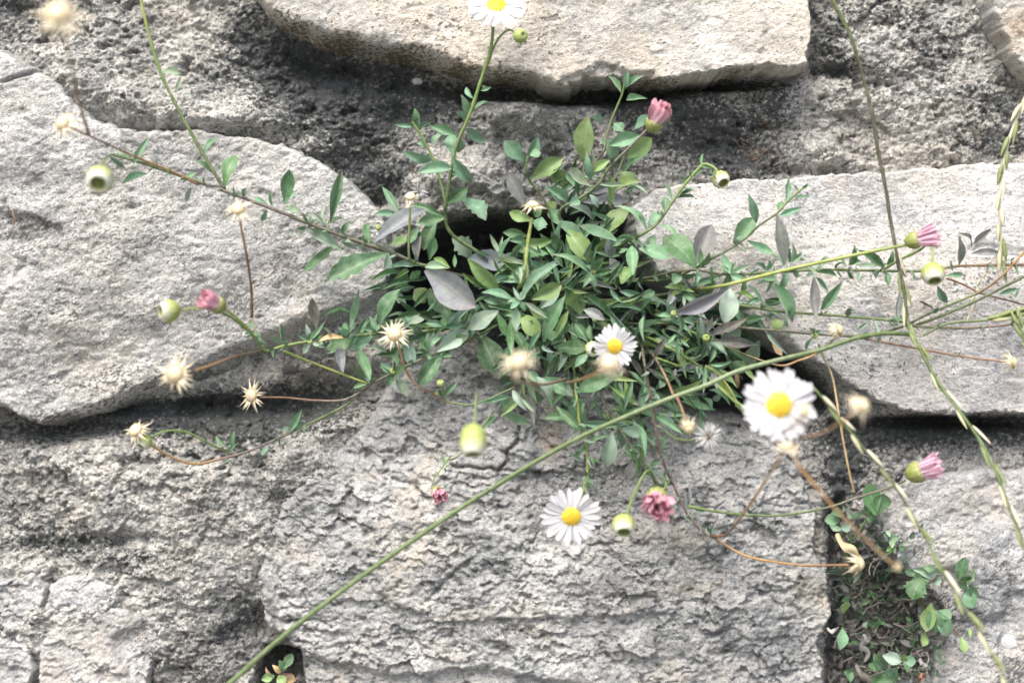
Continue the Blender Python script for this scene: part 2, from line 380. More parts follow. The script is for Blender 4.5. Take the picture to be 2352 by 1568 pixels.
def build_stone(s, XA, ZA, cover=None, parent=wall):
    hz = s['H'] * 0.75
    pts = [(*mm(u, v, hz), max(r * PX * 1000, 1.2)) for u, v, r in s['poly']]
    px = [p[0] for p in pts]; pz = [p[1] for p in pts]
    i0, i1 = np.searchsorted(XA, min(px)) - 9, np.searchsorted(XA, max(px)) + 9
    j0, j1 = np.searchsorted(ZA, min(pz)) - 9, np.searchsorted(ZA, max(pz)) + 9
    i0 = max(0, i0); j0 = max(0, j0)
    X, Z = np.meshgrid(XA[i0:i1], ZA[j0:j1])
    sdv, r = poly_sd(X, Z, pts)
    sd_raw = sdv
    sdv = sdv + 1.7 * fbm(X / 9, Z / 9, 3, s['seed'] + 70) + 0.8 * fbm(X / 2.2, Z / 2.2, 2, s['seed'] + 71)
    t = np.clip(sdv / (r * 0.85), 0, 1)
    g = 1 - (1 - t) ** 4.6
    kind, amt = s['rough']
    h = surface(kind, amt, X, Z, s['seed']) * (0.7 + 0.3 * smooth(t * 1.4))
    h = h + s.get('bulge', 0) * (smooth(sdv / 42.0) - 0.55)
    cx, cz = sum(px) / len(px), sum(pz) / len(pz)
    h = h + s['tilt'][0] * (X - cx) + s['tilt'][1] * (Z - cz)
    for poly, drop, wid in s['ledges']:
        q, _ = poly_sd(X, Z, [(*mm(u, v, hz), 0) for u, v in poly])
        q = q + 1.3 * fbm(X / 7, Z / 7, 3, s['seed'] + 80) + 0.5 * fbm(X / 2, Z / 2, 2, s['seed'] + 81)
        h = h - drop * smooth(q / (wid * PX * 1000) + 0.3)
    for line, wd, dp in s['cracks']:
        q = line_dist(X + 1.0 * fbm(X / 4, Z / 4, 3, s['seed'] + 90), Z + 1.0 * fbm(X / 4, Z / 4, 3, s['seed'] + 95), [mm(u, v, hz) for u, v in line])
        w_ = wd * PX * 1000
        h = h - dp * np.exp(-(q / w_) ** 2)
    BASE = -50 if cover is not None else -14
    H = BASE + (s['H'] - BASE) * g + h
    H = np.where(sdv <= 0, BASE + h * 0, H)
    keepv = sdv > -1.0 if cover is not None else sd_raw > -8
    keep = keepv[:-1, :-1] & keepv[1:, :-1] & keepv[:-1, 1:] & keepv[1:, 1:]
    st = np.zeros(X.shape, np.float32); ru = np.zeros(X.shape, np.float32)
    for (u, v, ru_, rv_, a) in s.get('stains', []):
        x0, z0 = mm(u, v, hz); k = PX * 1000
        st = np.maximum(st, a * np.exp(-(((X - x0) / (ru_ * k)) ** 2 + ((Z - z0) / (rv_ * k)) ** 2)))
    for (u, v, ru_, rv_, a) in s.get('rusts', []):
        x0, z0 = mm(u, v, hz); k = PX * 1000
        ru = np.maximum(ru, a * np.exp(-(((X - x0) / (ru_ * k)) ** 2 + ((Z - z0) / (rv_ * k)) ** 2)))
    me = grid_mesh('stone', X, Z, H, keep, {'stain': st, 'rust': ru})
    if cover is not None:
        sub = cover[j0:j1, i0:i1]
        cover[j0:j1, i0:i1] = np.maximum(sub, np.where(sdv > 0, H, -99))
    o = link('stone', me, parent, s['mat'])
    if 'label' in s: o['label'] = s['label']
    return o

STAINS_SHADE = {  # real staining, plus shade painted on lower edges and undersides
 'left': [(80,530,90,40,0.85),(330,560,110,50,0.55),(520,720,90,50,0.55),(250,470,90,40,0.4),(150,700,110,60,0.42),(400,420,80,30,0.3),(700,480,80,40,0.3),(250,880,160,40,0.55),(480,880,130,36,1.2),(640,845,130,45,1.3),(800,800,120,50,1.2),(560,900,160,30,0.9),(300,930,120,26,0.8),(150,968,150,26,1.0),(660,620,90,60,0.4),(330,740,60,40,0.4)],  # strongest blobs paint shade on the down-facing lower facet
 'top': [(640,75,80,40,1.0),(760,112,100,32,1.2),(900,138,110,30,1.2),(1040,166,90,22,1.1),(1150,184,60,18,1.1),(1500,192,120,10,1.0),(1710,165,60,8,1.0),(1250,60,40,70,0.4),(1000,70,120,40,0.3)],  # strong blobs along the underside chamfer are painted shade
 'low': [(700,1190,90,60,0.35),(1300,1130,200,90,0.45),(1100,1450,300,50,0.35),(1350,960,160,50,0.45),(850,1300,120,50,0.3),(1450,1330,150,60,0.4),(1780,1500,80,40,0.3)],
 'right': [(2150,948,220,9,0.9),(1960,900,60,10,0.8),(1850,840,60,14,0.6),(2230,640,140,40,0.35),(2150,720,120,40,0.3),(1900,520,80,30,0.25),(2000,840,120,40,0.25)],
 'lowright': [(2200,1420,70,70,0.75),(2330,1540,60,50,0.8),(2290,1330,50,70,0.55),(2110,1500,60,60,0.6),(2100,1240,50,30,0.25)],
 'topright': [(2350,110,60,40,0.2)],
 'lowleft': [(330,1490,25,70,0.6)],
 'lowleft3': [(60,1400,60,30,0.3)],
}
RUSTS = {'low': [(1270,1000,50,90,0.75),(1080,1400,90,40,0.55),(860,1090,60,40,0.5),(1650,1540,70,40,0.5),(800,1060,60,30,0.4)],
         'left': [(170,820,90,50,0.3),(700,690,90,40,0.35),(400,800,80,30,0.3)],
         'topright': [(2330,80,70,90,0.75)], 'top': [(1560,160,150,40,0.35),(700,80,160,40,0.5),(1000,150,160,30,0.5)],
         'right': [(2010,450,60,30,0.25)], 'lowright': [(2190,1150,90,40,0.35)]}
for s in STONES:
    s['stains'] = STAINS_SHADE.get(s['n'], []); s['rusts'] = RUSTS.get(s['n'], [])
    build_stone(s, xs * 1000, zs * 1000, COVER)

# mortar between the stones ------------------------------------------------------
def blobs(lst, X, Z):
    r = np.zeros(X.shape, np.float32); k = PX * 1000
    for (u, v, ru_, rv_, a) in lst:
        x0, z0 = mm(u, v, 2)
        r += a * np.exp(-(((X - x0) / (ru_ * k)) ** 2 + ((Z - z0) / (rv_ * k)) ** 2))
    return r

X, Z = XG, ZG
wx = X + 2.0 * fbm(X / 6, Z / 6, 3, 201); wz = Z + 2.0 * fbm(X / 6, Z / 6, 3, 207)
f1, v1 = worley(wx / 5.5, wz / 4.4, 5)
f2, v2 = worley(wx / 2.1, wz / 1.8, 6)
f3, v3 = worley(X / 1.15, Z / 1.0, 8)
f0, v0 = worley((X + 4 * fbm(X / 10, Z / 10, 3, 221)) / 13, (Z + 3 * fbm(X / 10, Z / 10, 3, 227)) / 10, 15)
HM = 4.2 * (v0 - 0.3) * np.clip(1 - f0 * 1.15, 0, 1) ** 0.6 + 2.4 * fbm(X / 26, Z / 22, 4, 101) + 1.9 * fbm(X / 7, Z / 5.5, 4, 111, 0.6)
LG = smooth(fbm(X / 20, Z / 16, 3, 401) * 2.2 + 0.45)
HM += (0.6 + 2.2 * LG) * v1 * np.clip(1 - f1 * 1.25, 0, 1) ** 0.7 + (0.8 + 0.9 * LG) * (v2 - 0.2) * np.clip(1 - f2 * 1.2, 0, 1) ** 0.6 + 0.95 * v3 * np.clip(1 - f3 * 1.2, 0, 1)
HM -= (3.0 + 7.0 * LG) * np.clip(fbm(X / 6.5, Z / 4.6, 4, 131, 0.6) - 0.14, 0, 1) + 3.4 * np.clip(fbm(X / 2.0, Z / 1.6, 3, 137, 0.6) - 0.2, 0, 1)
# proud and sunken places
HM += blobs([(330,180,230,110,5),(480,260,160,60,4),(150,130,120,80,5),(400,1200,220,160,7),(250,1100,160,90,4),(480,1340,120,120,5),(130,1050,110,50,3),(2050,100,150,110,4),(2200,250,160,90,4),(1885,350,46,40,8),(1200,260,80,46,9),(1340,270,50,32,7),(1080,400,90,55,9),(1400,330,50,40,4),(1500,300,40,30,4),(1130,440,60,50,5),(960,330,90,60,2),(1980,110,50,60,3),(2150,1020,200,30,-3),(1600,250,80,40,1),(440,1470,80,60,3),(500,1540,90,50,3),(640,310,60,60,2),(150,1440,220,110,8.5),(720,1040,110,80,7),(820,950,70,50,5),(620,1200,40,80,5),(340,235,150,45,6),(560,285,170,32,7),(180,190,60,50,5),(740,340,60,30,5),(958,188,14,12,5)], X, Z)
HM += blobs([(690,150,80,40,-7),(820,160,120,22,-8),(980,190,130,18,-9),(1130,212,120,18,-13),(1300,224,120,16,-13),(1450,208,120,16,-15),(1650,190,120,14,-15),(1810,175,50,14,-5),(1870,150,14,40,-5),(1920,165,40,16,-5),(920,265,60,30,-5),(1050,330,50,40,-4),(860,460,30,20,-4),(900,440,40,30,-4),(500,935,280,24,-12),(180,985,180,16,-7),(800,890,130,40,-13),(720,920,80,40,-5),(620,1150,30,26,-4),(600,1440,30,40,-7),(650,1500,40,50,-12),(1990,920,40,20,-6),(2200,972,260,16,-16),(1650,330,100,40,-3),(1850,395,70,10,-4),(270,1235,90,14,-4),(100,1000,120,20,-4),(25,1010,40,30,-3),(50,20,50,20,-4),(2345,210,30,20,-4)], X, Z)
def hollow(poly, drop, wid):
    q, _ = poly_sd(XG, ZG, [(*mm(u, v, 0), 0) for u, v in poly])
    q = q + 1.5 * fbm(XG / 8, ZG / 8, 3, 301)
    return drop * smooth(q / (wid * PX * 1000) + 0.35)
HM -= hollow([(1030,500),(1120,488),(1240,492),(1340,480),(1420,500),(1480,560),(1560,640),(1700,720),(1790,770),(1850,830),(1900,880),(1925,930),(1870,960),(1780,990),(1690,960),(1560,930),(1400,900),(1250,880),(1120,800),(1040,740),(960,770),(900,740),(905,650),(915,580),(980,540)], 38, 40)
HM -= hollow([(1890,1150),(1935,1130),(1960,1250),(2020,1290),(2080,1330),(2130,1400),(2120,1500),(2090,1620),(1890,1620),(1905,1480),(1920,1380)], 11, 50)
HM -= hollow([(610,1490),(685,1500),(700,1568),(700,1660),(600,1660),(590,1540)], 14, 20)
SOIL_SHADE = np.clip(hollow([(1020,500),(1120,480),(1240,484),(1340,476),(1420,490),(1480,550),(1560,630),(1700,720),(1790,765),(1860,830),(1910,880),(1935,930),(1880,970),(1780,990),(1690,960),(1560,940),(1400,905),(1250,890),(1120,820),(1040,760),(960,790),(890,740),(905,650),(915,570),(980,530)], 1.2, 30) + hollow([(1885,1120),(1945,1120),(1970,1240),(2040,1290),(2090,1330),(2130,1400),(2120,1500),(2090,1620),(1890,1620),(1905,1480),(1920,1380)], 0.62, 60) + hollow([(600,1480),(685,1500),(700,1568),(700,1660),(590,1660),(585,1540)], 1.1, 20), 0, 1.3)  # dark earth, with the shade of the recesses painted in
HM -= 6 * smooth((np.abs(X) - 200) / 60)
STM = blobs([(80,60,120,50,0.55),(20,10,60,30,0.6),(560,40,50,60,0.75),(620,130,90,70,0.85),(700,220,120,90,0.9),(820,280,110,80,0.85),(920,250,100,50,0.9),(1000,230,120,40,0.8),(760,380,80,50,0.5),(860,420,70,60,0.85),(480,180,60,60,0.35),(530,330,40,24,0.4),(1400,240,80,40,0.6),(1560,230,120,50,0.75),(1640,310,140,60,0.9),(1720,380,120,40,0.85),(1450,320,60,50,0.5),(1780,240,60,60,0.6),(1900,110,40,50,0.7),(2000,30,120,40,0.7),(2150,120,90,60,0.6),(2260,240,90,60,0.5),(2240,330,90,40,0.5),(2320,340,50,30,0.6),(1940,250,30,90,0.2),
   (60,1000,120,30,0.8),(250,960,200,30,0.8),(420,960,150,50,0.75),(560,960,100,60,0.6),(700,930,140,50,1.0),(500,945,200,30,0.95),(350,1040,90,30,0.35),(100,1235,110,34,0.7),(40,1160,60,40,0.3),(230,1245,100,26,0.5),(480,1110,60,30,0.3),(650,1150,50,40,0.8),(400,1270,80,40,0.4),(560,1400,60,60,0.7),(420,1500,120,40,0.35),(300,1290,120,24,0.45),(480,1440,70,30,0.4),(2180,980,260,26,1.1),(2120,1010,240,36,0.7),(1130,212,160,20,1.0),(1300,224,140,18,1.0),(1480,206,120,16,1.0),(1670,190,110,14,1.0),(850,165,150,26,1.0),(700,140,80,34,1.0),(1935,160,60,18,0.8),(1960,1020,50,70,0.7),(1930,1100,50,60,0.8),(1925,1300,26,150,0.9),(1915,1480,24,100,0.9),(2020,1330,70,60,0.5)], X, Z)  # lichen patches, and shade painted into crevices below the stones
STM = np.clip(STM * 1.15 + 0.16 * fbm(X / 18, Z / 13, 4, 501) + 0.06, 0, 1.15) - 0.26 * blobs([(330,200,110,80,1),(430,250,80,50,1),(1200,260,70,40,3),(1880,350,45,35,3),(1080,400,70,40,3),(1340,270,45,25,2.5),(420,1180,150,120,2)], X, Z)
RUM = blobs([(1740,345,50,40,0.55),(1240,980,40,50,0.6),(400,1160,100,60,0.25),(1090,420,70,40,0.25),(310,190,90,50,0.2)], X, Z)
HM = np.maximum(HM, -45)
cov = COVER - HM > 5.0
keep = ~(cov[:-1, :-1] & cov[1:, :-1] & cov[:-1, 1:] & cov[1:, 1:])
mo = link('mortar', grid_mesh('mortar', XG, ZG, HM, keep, {'stain': np.maximum(STM, SOIL_SHADE), 'rust': RUM * (SOIL_SHADE < 0.2), 'soil': SOIL_SHADE}), wall, M_MORTAR)  # masks also carry the shade painted into gaps and hollows
mo['label'] = 'rough pitted mortar with dark lichen stains'

def wall_height(u, v):
    """height in mm of the finished wall surface seen at this layout point"""
    x, z = (u - 1176) * PX * 1000, (784 - v) * PX * 1000
    for _ in range(2):
        i = min(max(np.searchsorted(xs * 1000, x), 0), len(xs) - 1); j = min(max(np.searchsorted(zs * 1000, z), 0), len(zs) - 1)
        h = float(max(HM[j, i], COVER[j, i]))
        k = (D - h * 0.001) / D
        x, z = (u - 1176) * PX * 1000 * k, (784 - v) * PX * 1000 * k
    return h

# stones of the same wall beyond the picture, in rough courses
rng_ = random.Random(5)
mats = [M_LEFT, M_RIGHT, M_LOW, M_LOWR, M_TOP]
z = -Z0 * 1000 + 30; row = 0
while z < 830:
    hgt = rng_.uniform(120, 170); x = -900 + rng_.uniform(-120, 0)
    while x < 900:
        wd = rng_.uniform(170, 300)
        x0, x1, z0, z1 = x + 8, x + wd - 8, z + 7, z + hgt - 7
        x += wd
        if x0 < 262 and x1 > -262 and z0 < 190 and z1 > -192: 
            # cut back stones that would reach into the hand-laid part
            if z0 + 40 < -192 < z1: z1 = -196
            elif z0 < 190 < z1 - 40: z0 = 194
            elif x0 + 60 < -262 < x1: x1 = -266
            elif x0 < 262 < x1 - 60: x0 = 266
            else: continue
        pl = []
        for k in range(16):
            a = 2 * math.pi * k / 16 + 0.2
            c_, s_ = math.cos(a), math.sin(a)
            e = max(abs(c_), abs(s_)) ** 0.75
            pl.append(((x0 + x1) / 2 + (x1 - x0) / 2 * c_ / e * rng_.uniform(0.90, 1.0), (z0 + z1) / 2 + (z1 - z0) / 2 * s_ / e * rng_.uniform(0.90, 1.0)))
        hz = 14 * 0.75; kk = D / (D - hz * 0.001)
        uv = [(px_ * kk / (PX * 1000) + 1176, 784 - pz_ * kk / (PX * 1000), 90) for px_, pz_ in pl]
        kind = rng_.choice(['granite', 'flaky', 'smooth'])
        build_stone(dict(H=rng_.uniform(11, 20), mat=rng_.choice(mats), seed=rng_.randrange(100, 9000), poly=uv, ledges=[], cracks=[], tilt=(rng_.uniform(-.01, .01), rng_.uniform(-.02, .02)), rough=(kind, 1.6 if kind != 'flaky' else 1.1)),
                    np.arange(x0 - 12, x1 + 12, 4.5), np.arange(z0 - 12, z1 + 12, 4.5))
    z += hgt; row += 1

# white chip of quartz on the blue-grey stone
def lump(name, c, r, mat, parent, seed, sc=(1, 0.5, 0.7)):
    bm = bmesh.new(); bmesh.ops.create_icosphere(bm, subdivisions=2, radius=1)
    rr = random.Random(seed)
    for v in bm.verts:
        v.co *= rr.uniform(0.78, 1.12); v.co = Vector((v.co.x * r * sc[0], v.co.y * r * sc[1], v.co.z * r * sc[2])) + c
    me = bpy.data.meshes.new(name); bm.to_mesh(me); bm.free()
    return link(name, me, parent, mat)
mq = N('white_quartz'); mq.b.inputs['Base Color'].default_value = (0.48, 0.49, 0.49, 1); mq.b.inputs['Roughness'].default_value = 0.6; M_QUARTZ = mq.m
lump('quartz_chip', P(2321, 1473, wall_height(2321, 1473)), 0.0034, M_QUARTZ, wall, 3, (1.1, 0.3, 0.75))
lump('quartz_chip', P(958, 187, wall_height(958, 187)), 0.0018, M_QUARTZ, wall, 4)

# ground at the foot of the wall
gm = N('gravelly_ground'); tc = gm.n('ShaderNodeTexCoord').outputs['Object']
gm.l(gm.ramp(gm.noise(tc, 9, 8, 0.7), [(0.35, (0.13, 0.13, 0.12)), (0.5, (0.24, 0.24, 0.23)), (0.65, (0.34, 0.34, 0.33))]), gm.b.inputs['Base Color'])
gm.b.inputs['Roughness'].default_value = 0.95
gm.l(gm.bump(gm.noise(tc, 60, 6, 0.7), 0.02), gm.b.inputs['Normal'])
g = link('ground', mesh_from('ground', [(-60, -120, 0), (60, -120, 0), (60, 0.05, 0), (-60, 0.05, 0)], [(0, 1, 2, 3)]), None, gm.m)
tag(g, 'trodden gravelly ground at the foot of the stone wall', 'ground', kind='structure')
# ------------------------------------------------------------------ plant materials
def leaf_mat(joined=False):
    m = N('leaf_downy')
    oi = m.n('ShaderNodeObjectInfo') if not joined else m.n('ShaderNodeAttribute', attribute_name='col')
    uv = m.n('ShaderNodeTexCoord').outputs['UV']
    ob = m.n('ShaderNodeTexCoord').outputs['Object']
    sep = m.n('ShaderNodeSeparateXYZ'); m.l(uv, sep.inputs[0])
    ax = m.math('ABSOLUTE', m.math('SUBTRACT', sep.outputs['X'], 0.5))
    rib = m.rng(ax, 0.0, 0.05, 0.55, 0.0)
    geo = m.n('ShaderNodeNewGeometry')
    n1 = m.noise(geo.outputs['Position'], 420, 5, 0.65)
    n2 = m.noise(geo.outputs['Position'], 1700, 3, 0.6)
    base = m.mix(m.rng(n1, 0.38, 0.66, 0.0, 0.5), oi.outputs['Color'], m.mix(0.6, oi.outputs['Color'], (0.34, 0.45, 0.32)))
    base = m.mix(m.rng(n1, 0.28, 0.44, 0.45, 0.0), base, m.mix(0.5, oi.outputs['Color'], (0.03, 0.055, 0.03)))
    base = m.mix(m.rng(n2, 0.58, 0.75, 0, 0.35), base, (0.38, 0.47, 0.39))
    base = m.mix(rib, base, m.mix(0.55, oi.outputs['Color'], (0.42, 0.48, 0.32)))
    tipf = m.math('MULTIPLY', m.rng(sep.outputs['Y'], 0.72, 1.0, 0, 0.55), m.rng(oi.outputs['Random' if not joined else 'Fac'], 0.45, 0.8))
    base = m.mix(tipf, base, (0.16, 0.11, 0.11))
    m.l(base, m.b.inputs['Base Color'])
    m.b.inputs['Roughness'].default_value = 0.5
    m.b.inputs['Specular IOR Level'].default_value = 0.45
    m.b.inputs['Sheen Weight'].default_value = 0.25
    # cross veins and down
    vein = m.n('ShaderNodeTexWave'); vein.bands_direction = 'Y'
    m.l(m.mapping(uv, scale=(1, 1, 1)), vein.inputs['Vector']); vein.inputs['Scale'].default_value = 4; vein.inputs['Distortion'].default_value = 4
    nn = m.bump(n1, 0.0006, 0.5, m.bump(vein.outputs['Fac'], 0.00005, 0.12))
    m.l(nn, m.b.inputs['Normal'])
    tr = m.n('ShaderNodeBsdfTranslucent'); m.l(base, tr.inputs['Color'])
    mx = m.n('ShaderNodeMixShader'); mx.inputs[0].default_value = 0.18
    m.l(m.b.outputs[0], mx.inputs[1]); m.l(tr.outputs[0], mx.inputs[2]); m.l(mx.outputs[0], m.out.inputs['Surface'])
    return m.m

def attr_mat(name, rough=0.55, trans=0.0, noise_amt=0.35, scale=600):
    m = N(name)
    at = m.n('ShaderNodeAttribute', attribute_name='col')
    geo = m.n('ShaderNodeNewGeometry')
    n1 = m.noise(geo.outputs['Position'], scale, 4, 0.65)
    base = m.mix(m.rng(n1, 0.42, 0.66, 0, noise_amt), at.outputs['Color'], m.mix(0.5, at.outputs['Color'], (0.55, 0.52, 0.42)))
    base = m.mix(m.rng(n1, 0.32, 0.46, noise_amt, 0), base, m.mix(0.45, at.outputs['Color'], (0.03, 0.03, 0.02)))
    m.l(base, m.b.inputs['Base Color'])
    m.b.inputs['Roughness'].default_value = rough
    m.l(m.bump(n1, 0.0004, 0.4), m.b.inputs['Normal'])
    if trans:
        tr = m.n('ShaderNodeBsdfTranslucent'); m.l(base, tr.inputs['Color'])
        mx = m.n('ShaderNodeMixShader'); mx.inputs[0].default_value = trans
        m.l(m.b.outputs[0], mx.inputs[1]); m.l(tr.outputs[0], mx.inputs[2]); m.l(mx.outputs[0], m.out.inputs['Surface'])
    return m.m

def petal_mat(name, c_in, c_out, tint=0.0):
    m = N(name)
    uv = m.n('ShaderNodeTexCoord').outputs['UV']
    sep = m.n('ShaderNodeSeparateXYZ'); m.l(uv, sep.inputs[0])
    oi = m.n('ShaderNodeObjectInfo')
    base = m.ramp(sep.outputs['Y'], [(0.0, c_in), (0.35, c_out), (1.0, c_out)])
    wv = m.noise(m.mapping(uv, scale=(14, 1.2, 1)), 1.0, 2, 0.5)
    base = m.mix(m.rng(wv, 0.35, 0.6, 0.22 + tint, 0), base, tuple(c * 0.78 for c in c_in))
    base = m.mix(m.rng(oi.outputs['Random'], 0.5, 1, 0, 0.12 + tint), base, c_in)
    m.l(base, m.b.inputs['Base Color']); m.b.inputs['Roughness'].default_value = 0.55
    m.l(m.bump(wv, 0.0003, 0.5), m.b.inputs['Normal'])
    tr = m.n('ShaderNodeBsdfTranslucent'); m.l(base, tr.inputs['Color'])
    mx = m.n('ShaderNodeMixShader'); mx.inputs[0].default_value = 0.22
    m.l(m.b.outputs[0], mx.inputs[1]); m.l(tr.outputs[0], mx.inputs[2]); m.l(mx.outputs[0], m.out.inputs['Surface'])
    return m.m

M_LEAF = leaf_mat()
M_LEAFJ = leaf_mat(True)
M_STEM = attr_mat('stem_hairy', 0.55)
M_HEAD = attr_mat('involucre_and_seed', 0.6, 0.12)
M_PETAL = petal_mat('petal_white', (0.56, 0.58, 0.55), (0.72, 0.72, 0.75))
M_PINK = petal_mat('petal_pink', (0.80, 0.58, 0.62), (0.72, 0.37, 0.45), 0.12)
M_PALEPINK = petal_mat('petal_pale_pink', (0.74, 0.60, 0.66), (0.70, 0.40, 0.53), 0.2)
M_DISC = attr_mat('disc_florets', 0.5, 0.0, 0.12, 900)

# ------------------------------------------------------------------ leaf shapes, shared
def leaf_mesh(kind, arch, side, fold, seed):
    rr = random.Random(seed)
    NL, NW = 12, 4
    V, F, UV = [], [], []
    ph = rr.uniform(0, 6)
    for i in range(NL + 1):
        t = i / NL
        if kind == 'l':   w = (math.sin(math.pi * t ** 0.85) ** 0.95)
        elif kind == 'o': w = 0.20 * (1 - t) + (max(0, math.sin(math.pi * t ** 1.3)) ** 0.95) * (0.9 + 0.1 * t)
        elif kind == 's': w = 0.16 * (1 - t) ** 2 + max(0, math.sin(math.pi * t ** 1.4)) ** 0.75
        else:             w = 0.18 * (1 - t) + max(0, math.sin(math.pi * t ** 1.5)) ** 0.9
        if t >= 1: w = 0.0
        if t == 0: w = 0.14
        wl = wr = w
        if kind == 't':
            wl *= {6: 1.0, 7: 1.16, 8: 0.84, 9: 1.25, 10: 0.8}.get(i, 1); wr *= {6: 1.15, 7: 0.9, 8: 1.2, 9: 0.85, 10: 1.1}.get(i, 1)
        else:
            wl *= 1 + rr.uniform(-.05, .05); wr *= 1 + rr.uniform(-.05, .05)
        for j in range(NW + 1):
            q = j / NW * 2 - 1
            x = q * 0.5 * (wl if q < 0 else wr)
            z = arch * 4 * t * (1 - t) + fold * abs(q) * w * 0.5 + 0.02 * math.sin(ph + 9 * t + (2 if q > 0 else 0)) * abs(q) * w
            V.append((x + side * 0 , t, z)); UV.append((j / NW, t))
    # in-plane sweep is stored as a fraction of the length, applied on x after width scaling through a shape of its own
    for i in range(NL):
        for j in range(NW):
            a = i * (NW + 1) + j
            F.append((a, a + 1, a + NW + 2, a + NW + 1))
    me = mesh_from('leaf', V, F)
    ul = me.uv_layers.new(name='UVMap')
    for lp in me.loops: ul.data[lp.index].uv = UV[lp.vertex_index]
    me.materials.append(M_LEAF)
    return me

LEAVES = {}
for kd in 'lost':
    LEAVES[kd] = [leaf_mesh(kd, a, 0, f, 10 * i + ord(kd)) for i, (a, f) in enumerate([(0.06, 0.22), (0.12, 0.32), (-0.06, 0.28), (0.03, 0.40), (0.17, 0.15), (-0.10, 0.2)])]

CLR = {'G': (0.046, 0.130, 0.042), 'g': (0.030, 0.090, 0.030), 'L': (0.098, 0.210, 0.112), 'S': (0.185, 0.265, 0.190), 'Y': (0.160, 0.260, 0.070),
       'P': (0.155, 0.155, 0.168), 'D': (0.055, 0.040, 0.042), 'B': (0.45, 0.30, 0.14), 'y': (0.25, 0.33, 0.04), 'R': (0.20, 0.07, 0.05)}

lr = random.Random(21)
def leaf_spec(b, t, w, kind, col, tilt=0.3):
    """frame, shape and colour of one leaf from base b to tip t, w metres wide, facing the open side of the wall"""
    y = t - b; L = y.length; w = w * (0.86 if kind == 's' else 1.12)
    y.normalize()
    n = Vector((lr.gauss(0, tilt), -1, 0.25 + lr.gauss(0, tilt)))
    zax = n - y * n.dot(y)
    if zax.length < 0.05: zax = Vector((0, 0, 1)) - y * y.z
    zax.normalize(); x = y.cross(zax)
    m = Matrix((x * w, y * L, zax * L)).transposed().to_4x4(); m.translation = b
    c = CLR[col]; k = lr.uniform(0.95, 1.5)
    return (w * L, m, lr.choice(LEAVES[kind]), (c[0] * k * lr.uniform(0.92, 1.1), c[1] * k, c[2] * k * lr.uniform(0.85, 1.15), 1))

def leaf_object(spec, parent, name='leaf'):
    o = link(name, spec[2], parent)
    o.matrix_basis = parent.matrix_world.inverted() @ spec[1]
    o.color = spec[3]
    return o

def leaf(b, t, w, kind, col, parent, tilt=0.3):
    return leaf_object(leaf_spec(b, t, w, kind, col, tilt), parent)

def leaf_mass(name, specs, parent):
    V, F, UV, C = [], [], [], []
    inv = parent.matrix_world.inverted()
    for _, m, src, c in specs:
        o_ = len(V); mm_ = inv @ m
        V += [mm_ @ q.co for q in src.vertices]; F += [tuple(o_ + q for q in pl.vertices) for pl in src.polygons]
        ul = src.uv_layers[0].data; lm = {}
        for lp in src.loops: lm[lp.vertex_index] = tuple(ul[lp.index].uv)
        UV += [lm[q] for q in range(len(src.vertices))]; C += [c[:3]] * len(src.vertices)
    me = col_mesh(name, V, F, C, M_LEAFJ)
    ul = me.uv_layers.new(name='UVMap')
    for lp in me.loops: ul.data[lp.index].uv = UV[lp.vertex_index]
    o = link(name, me, parent); o['kind'] = 'stuff'
    return o

# ------------------------------------------------------------------ stems
def catmull(pts, seg=7):
    out = []
    n = len(pts)
    for i in range(n - 1):
        p0, p1, p2, p3 = pts[max(i - 1, 0)], pts[i], pts[i + 1], pts[min(i + 2, n - 1)]
        for k in range(seg):
            t = k / seg
            out.append(0.5 * ((2 * p1) + (p2 - p0) * t + (2 * p0 - 5 * p1 + 4 * p2 - p3) * t * t + (3 * p1 - p0 - 3 * p2 + p3) * t ** 3))
    out.append(pts[-1].copy())
    return out

def tube(pts, r0, r1, cols, sides=7, wob=0.0, V=None, F=None, C=None, bump=0.0):
    V = [] if V is None else V; F = [] if F is None else F; C = [] if C is None else C
    base = len(V); n = len(pts)
    up = Vector((0.3, -0.9, 0.31)); ph = lr.uniform(0, 6)
    for i, p in enumerate(pts):
        d = (pts[min(i + 1, n - 1)] - pts[max(i - 1, 0)]).normalized()
        x = d.cross(up)
        if x.length < 1e-3: x = d.cross(Vector((1, 0, 0)))
        x.normalize(); y = d.cross(x)
        t = i / max(1, n - 1)
        r = (r0 + (r1 - r0) * t) * (1 + wob * math.sin(ph + i * 1.7) + wob * 0.6 * math.sin(i * 0.63))
        q = t * (len(cols) - 1); k = min(int(q), len(cols) - 2) if len(cols) > 1 else 0
        c = cols[0] if len(cols) == 1 else tuple(cols[k][a] + (cols[k + 1][a] - cols[k][a]) * (q - k) for a in range(3))
        for s in range(sides):
            a = 2 * math.pi * s / sides
            rr = r * (1 + bump * math.cos(3 * a + i * 0.35))
            V.append(p + (x * math.cos(a) + y * math.sin(a)) * rr); C.append(c)
    for i in range(n - 1):
        for s in range(sides):
            a = base + i * sides + s; b = base + i * sides + (s + 1) % sides
            F.append((a, b, b + sides, a + sides))
    F.append(tuple(base + s for s in range(sides))[::-1]); F.append(tuple(base + (n - 1) * sides + s for s in range(sides)))
    return V, F, C

def col_mesh(name, V, F, C, mat):
    me = mesh_from(name, V, F)
    at = me.color_attributes.new('col', 'FLOAT_COLOR', 'POINT')
    at.data.foreach_set('color', np.array([(*c, 1) for c in C], np.float32).ravel())
    me.materials.append(mat)
    return me

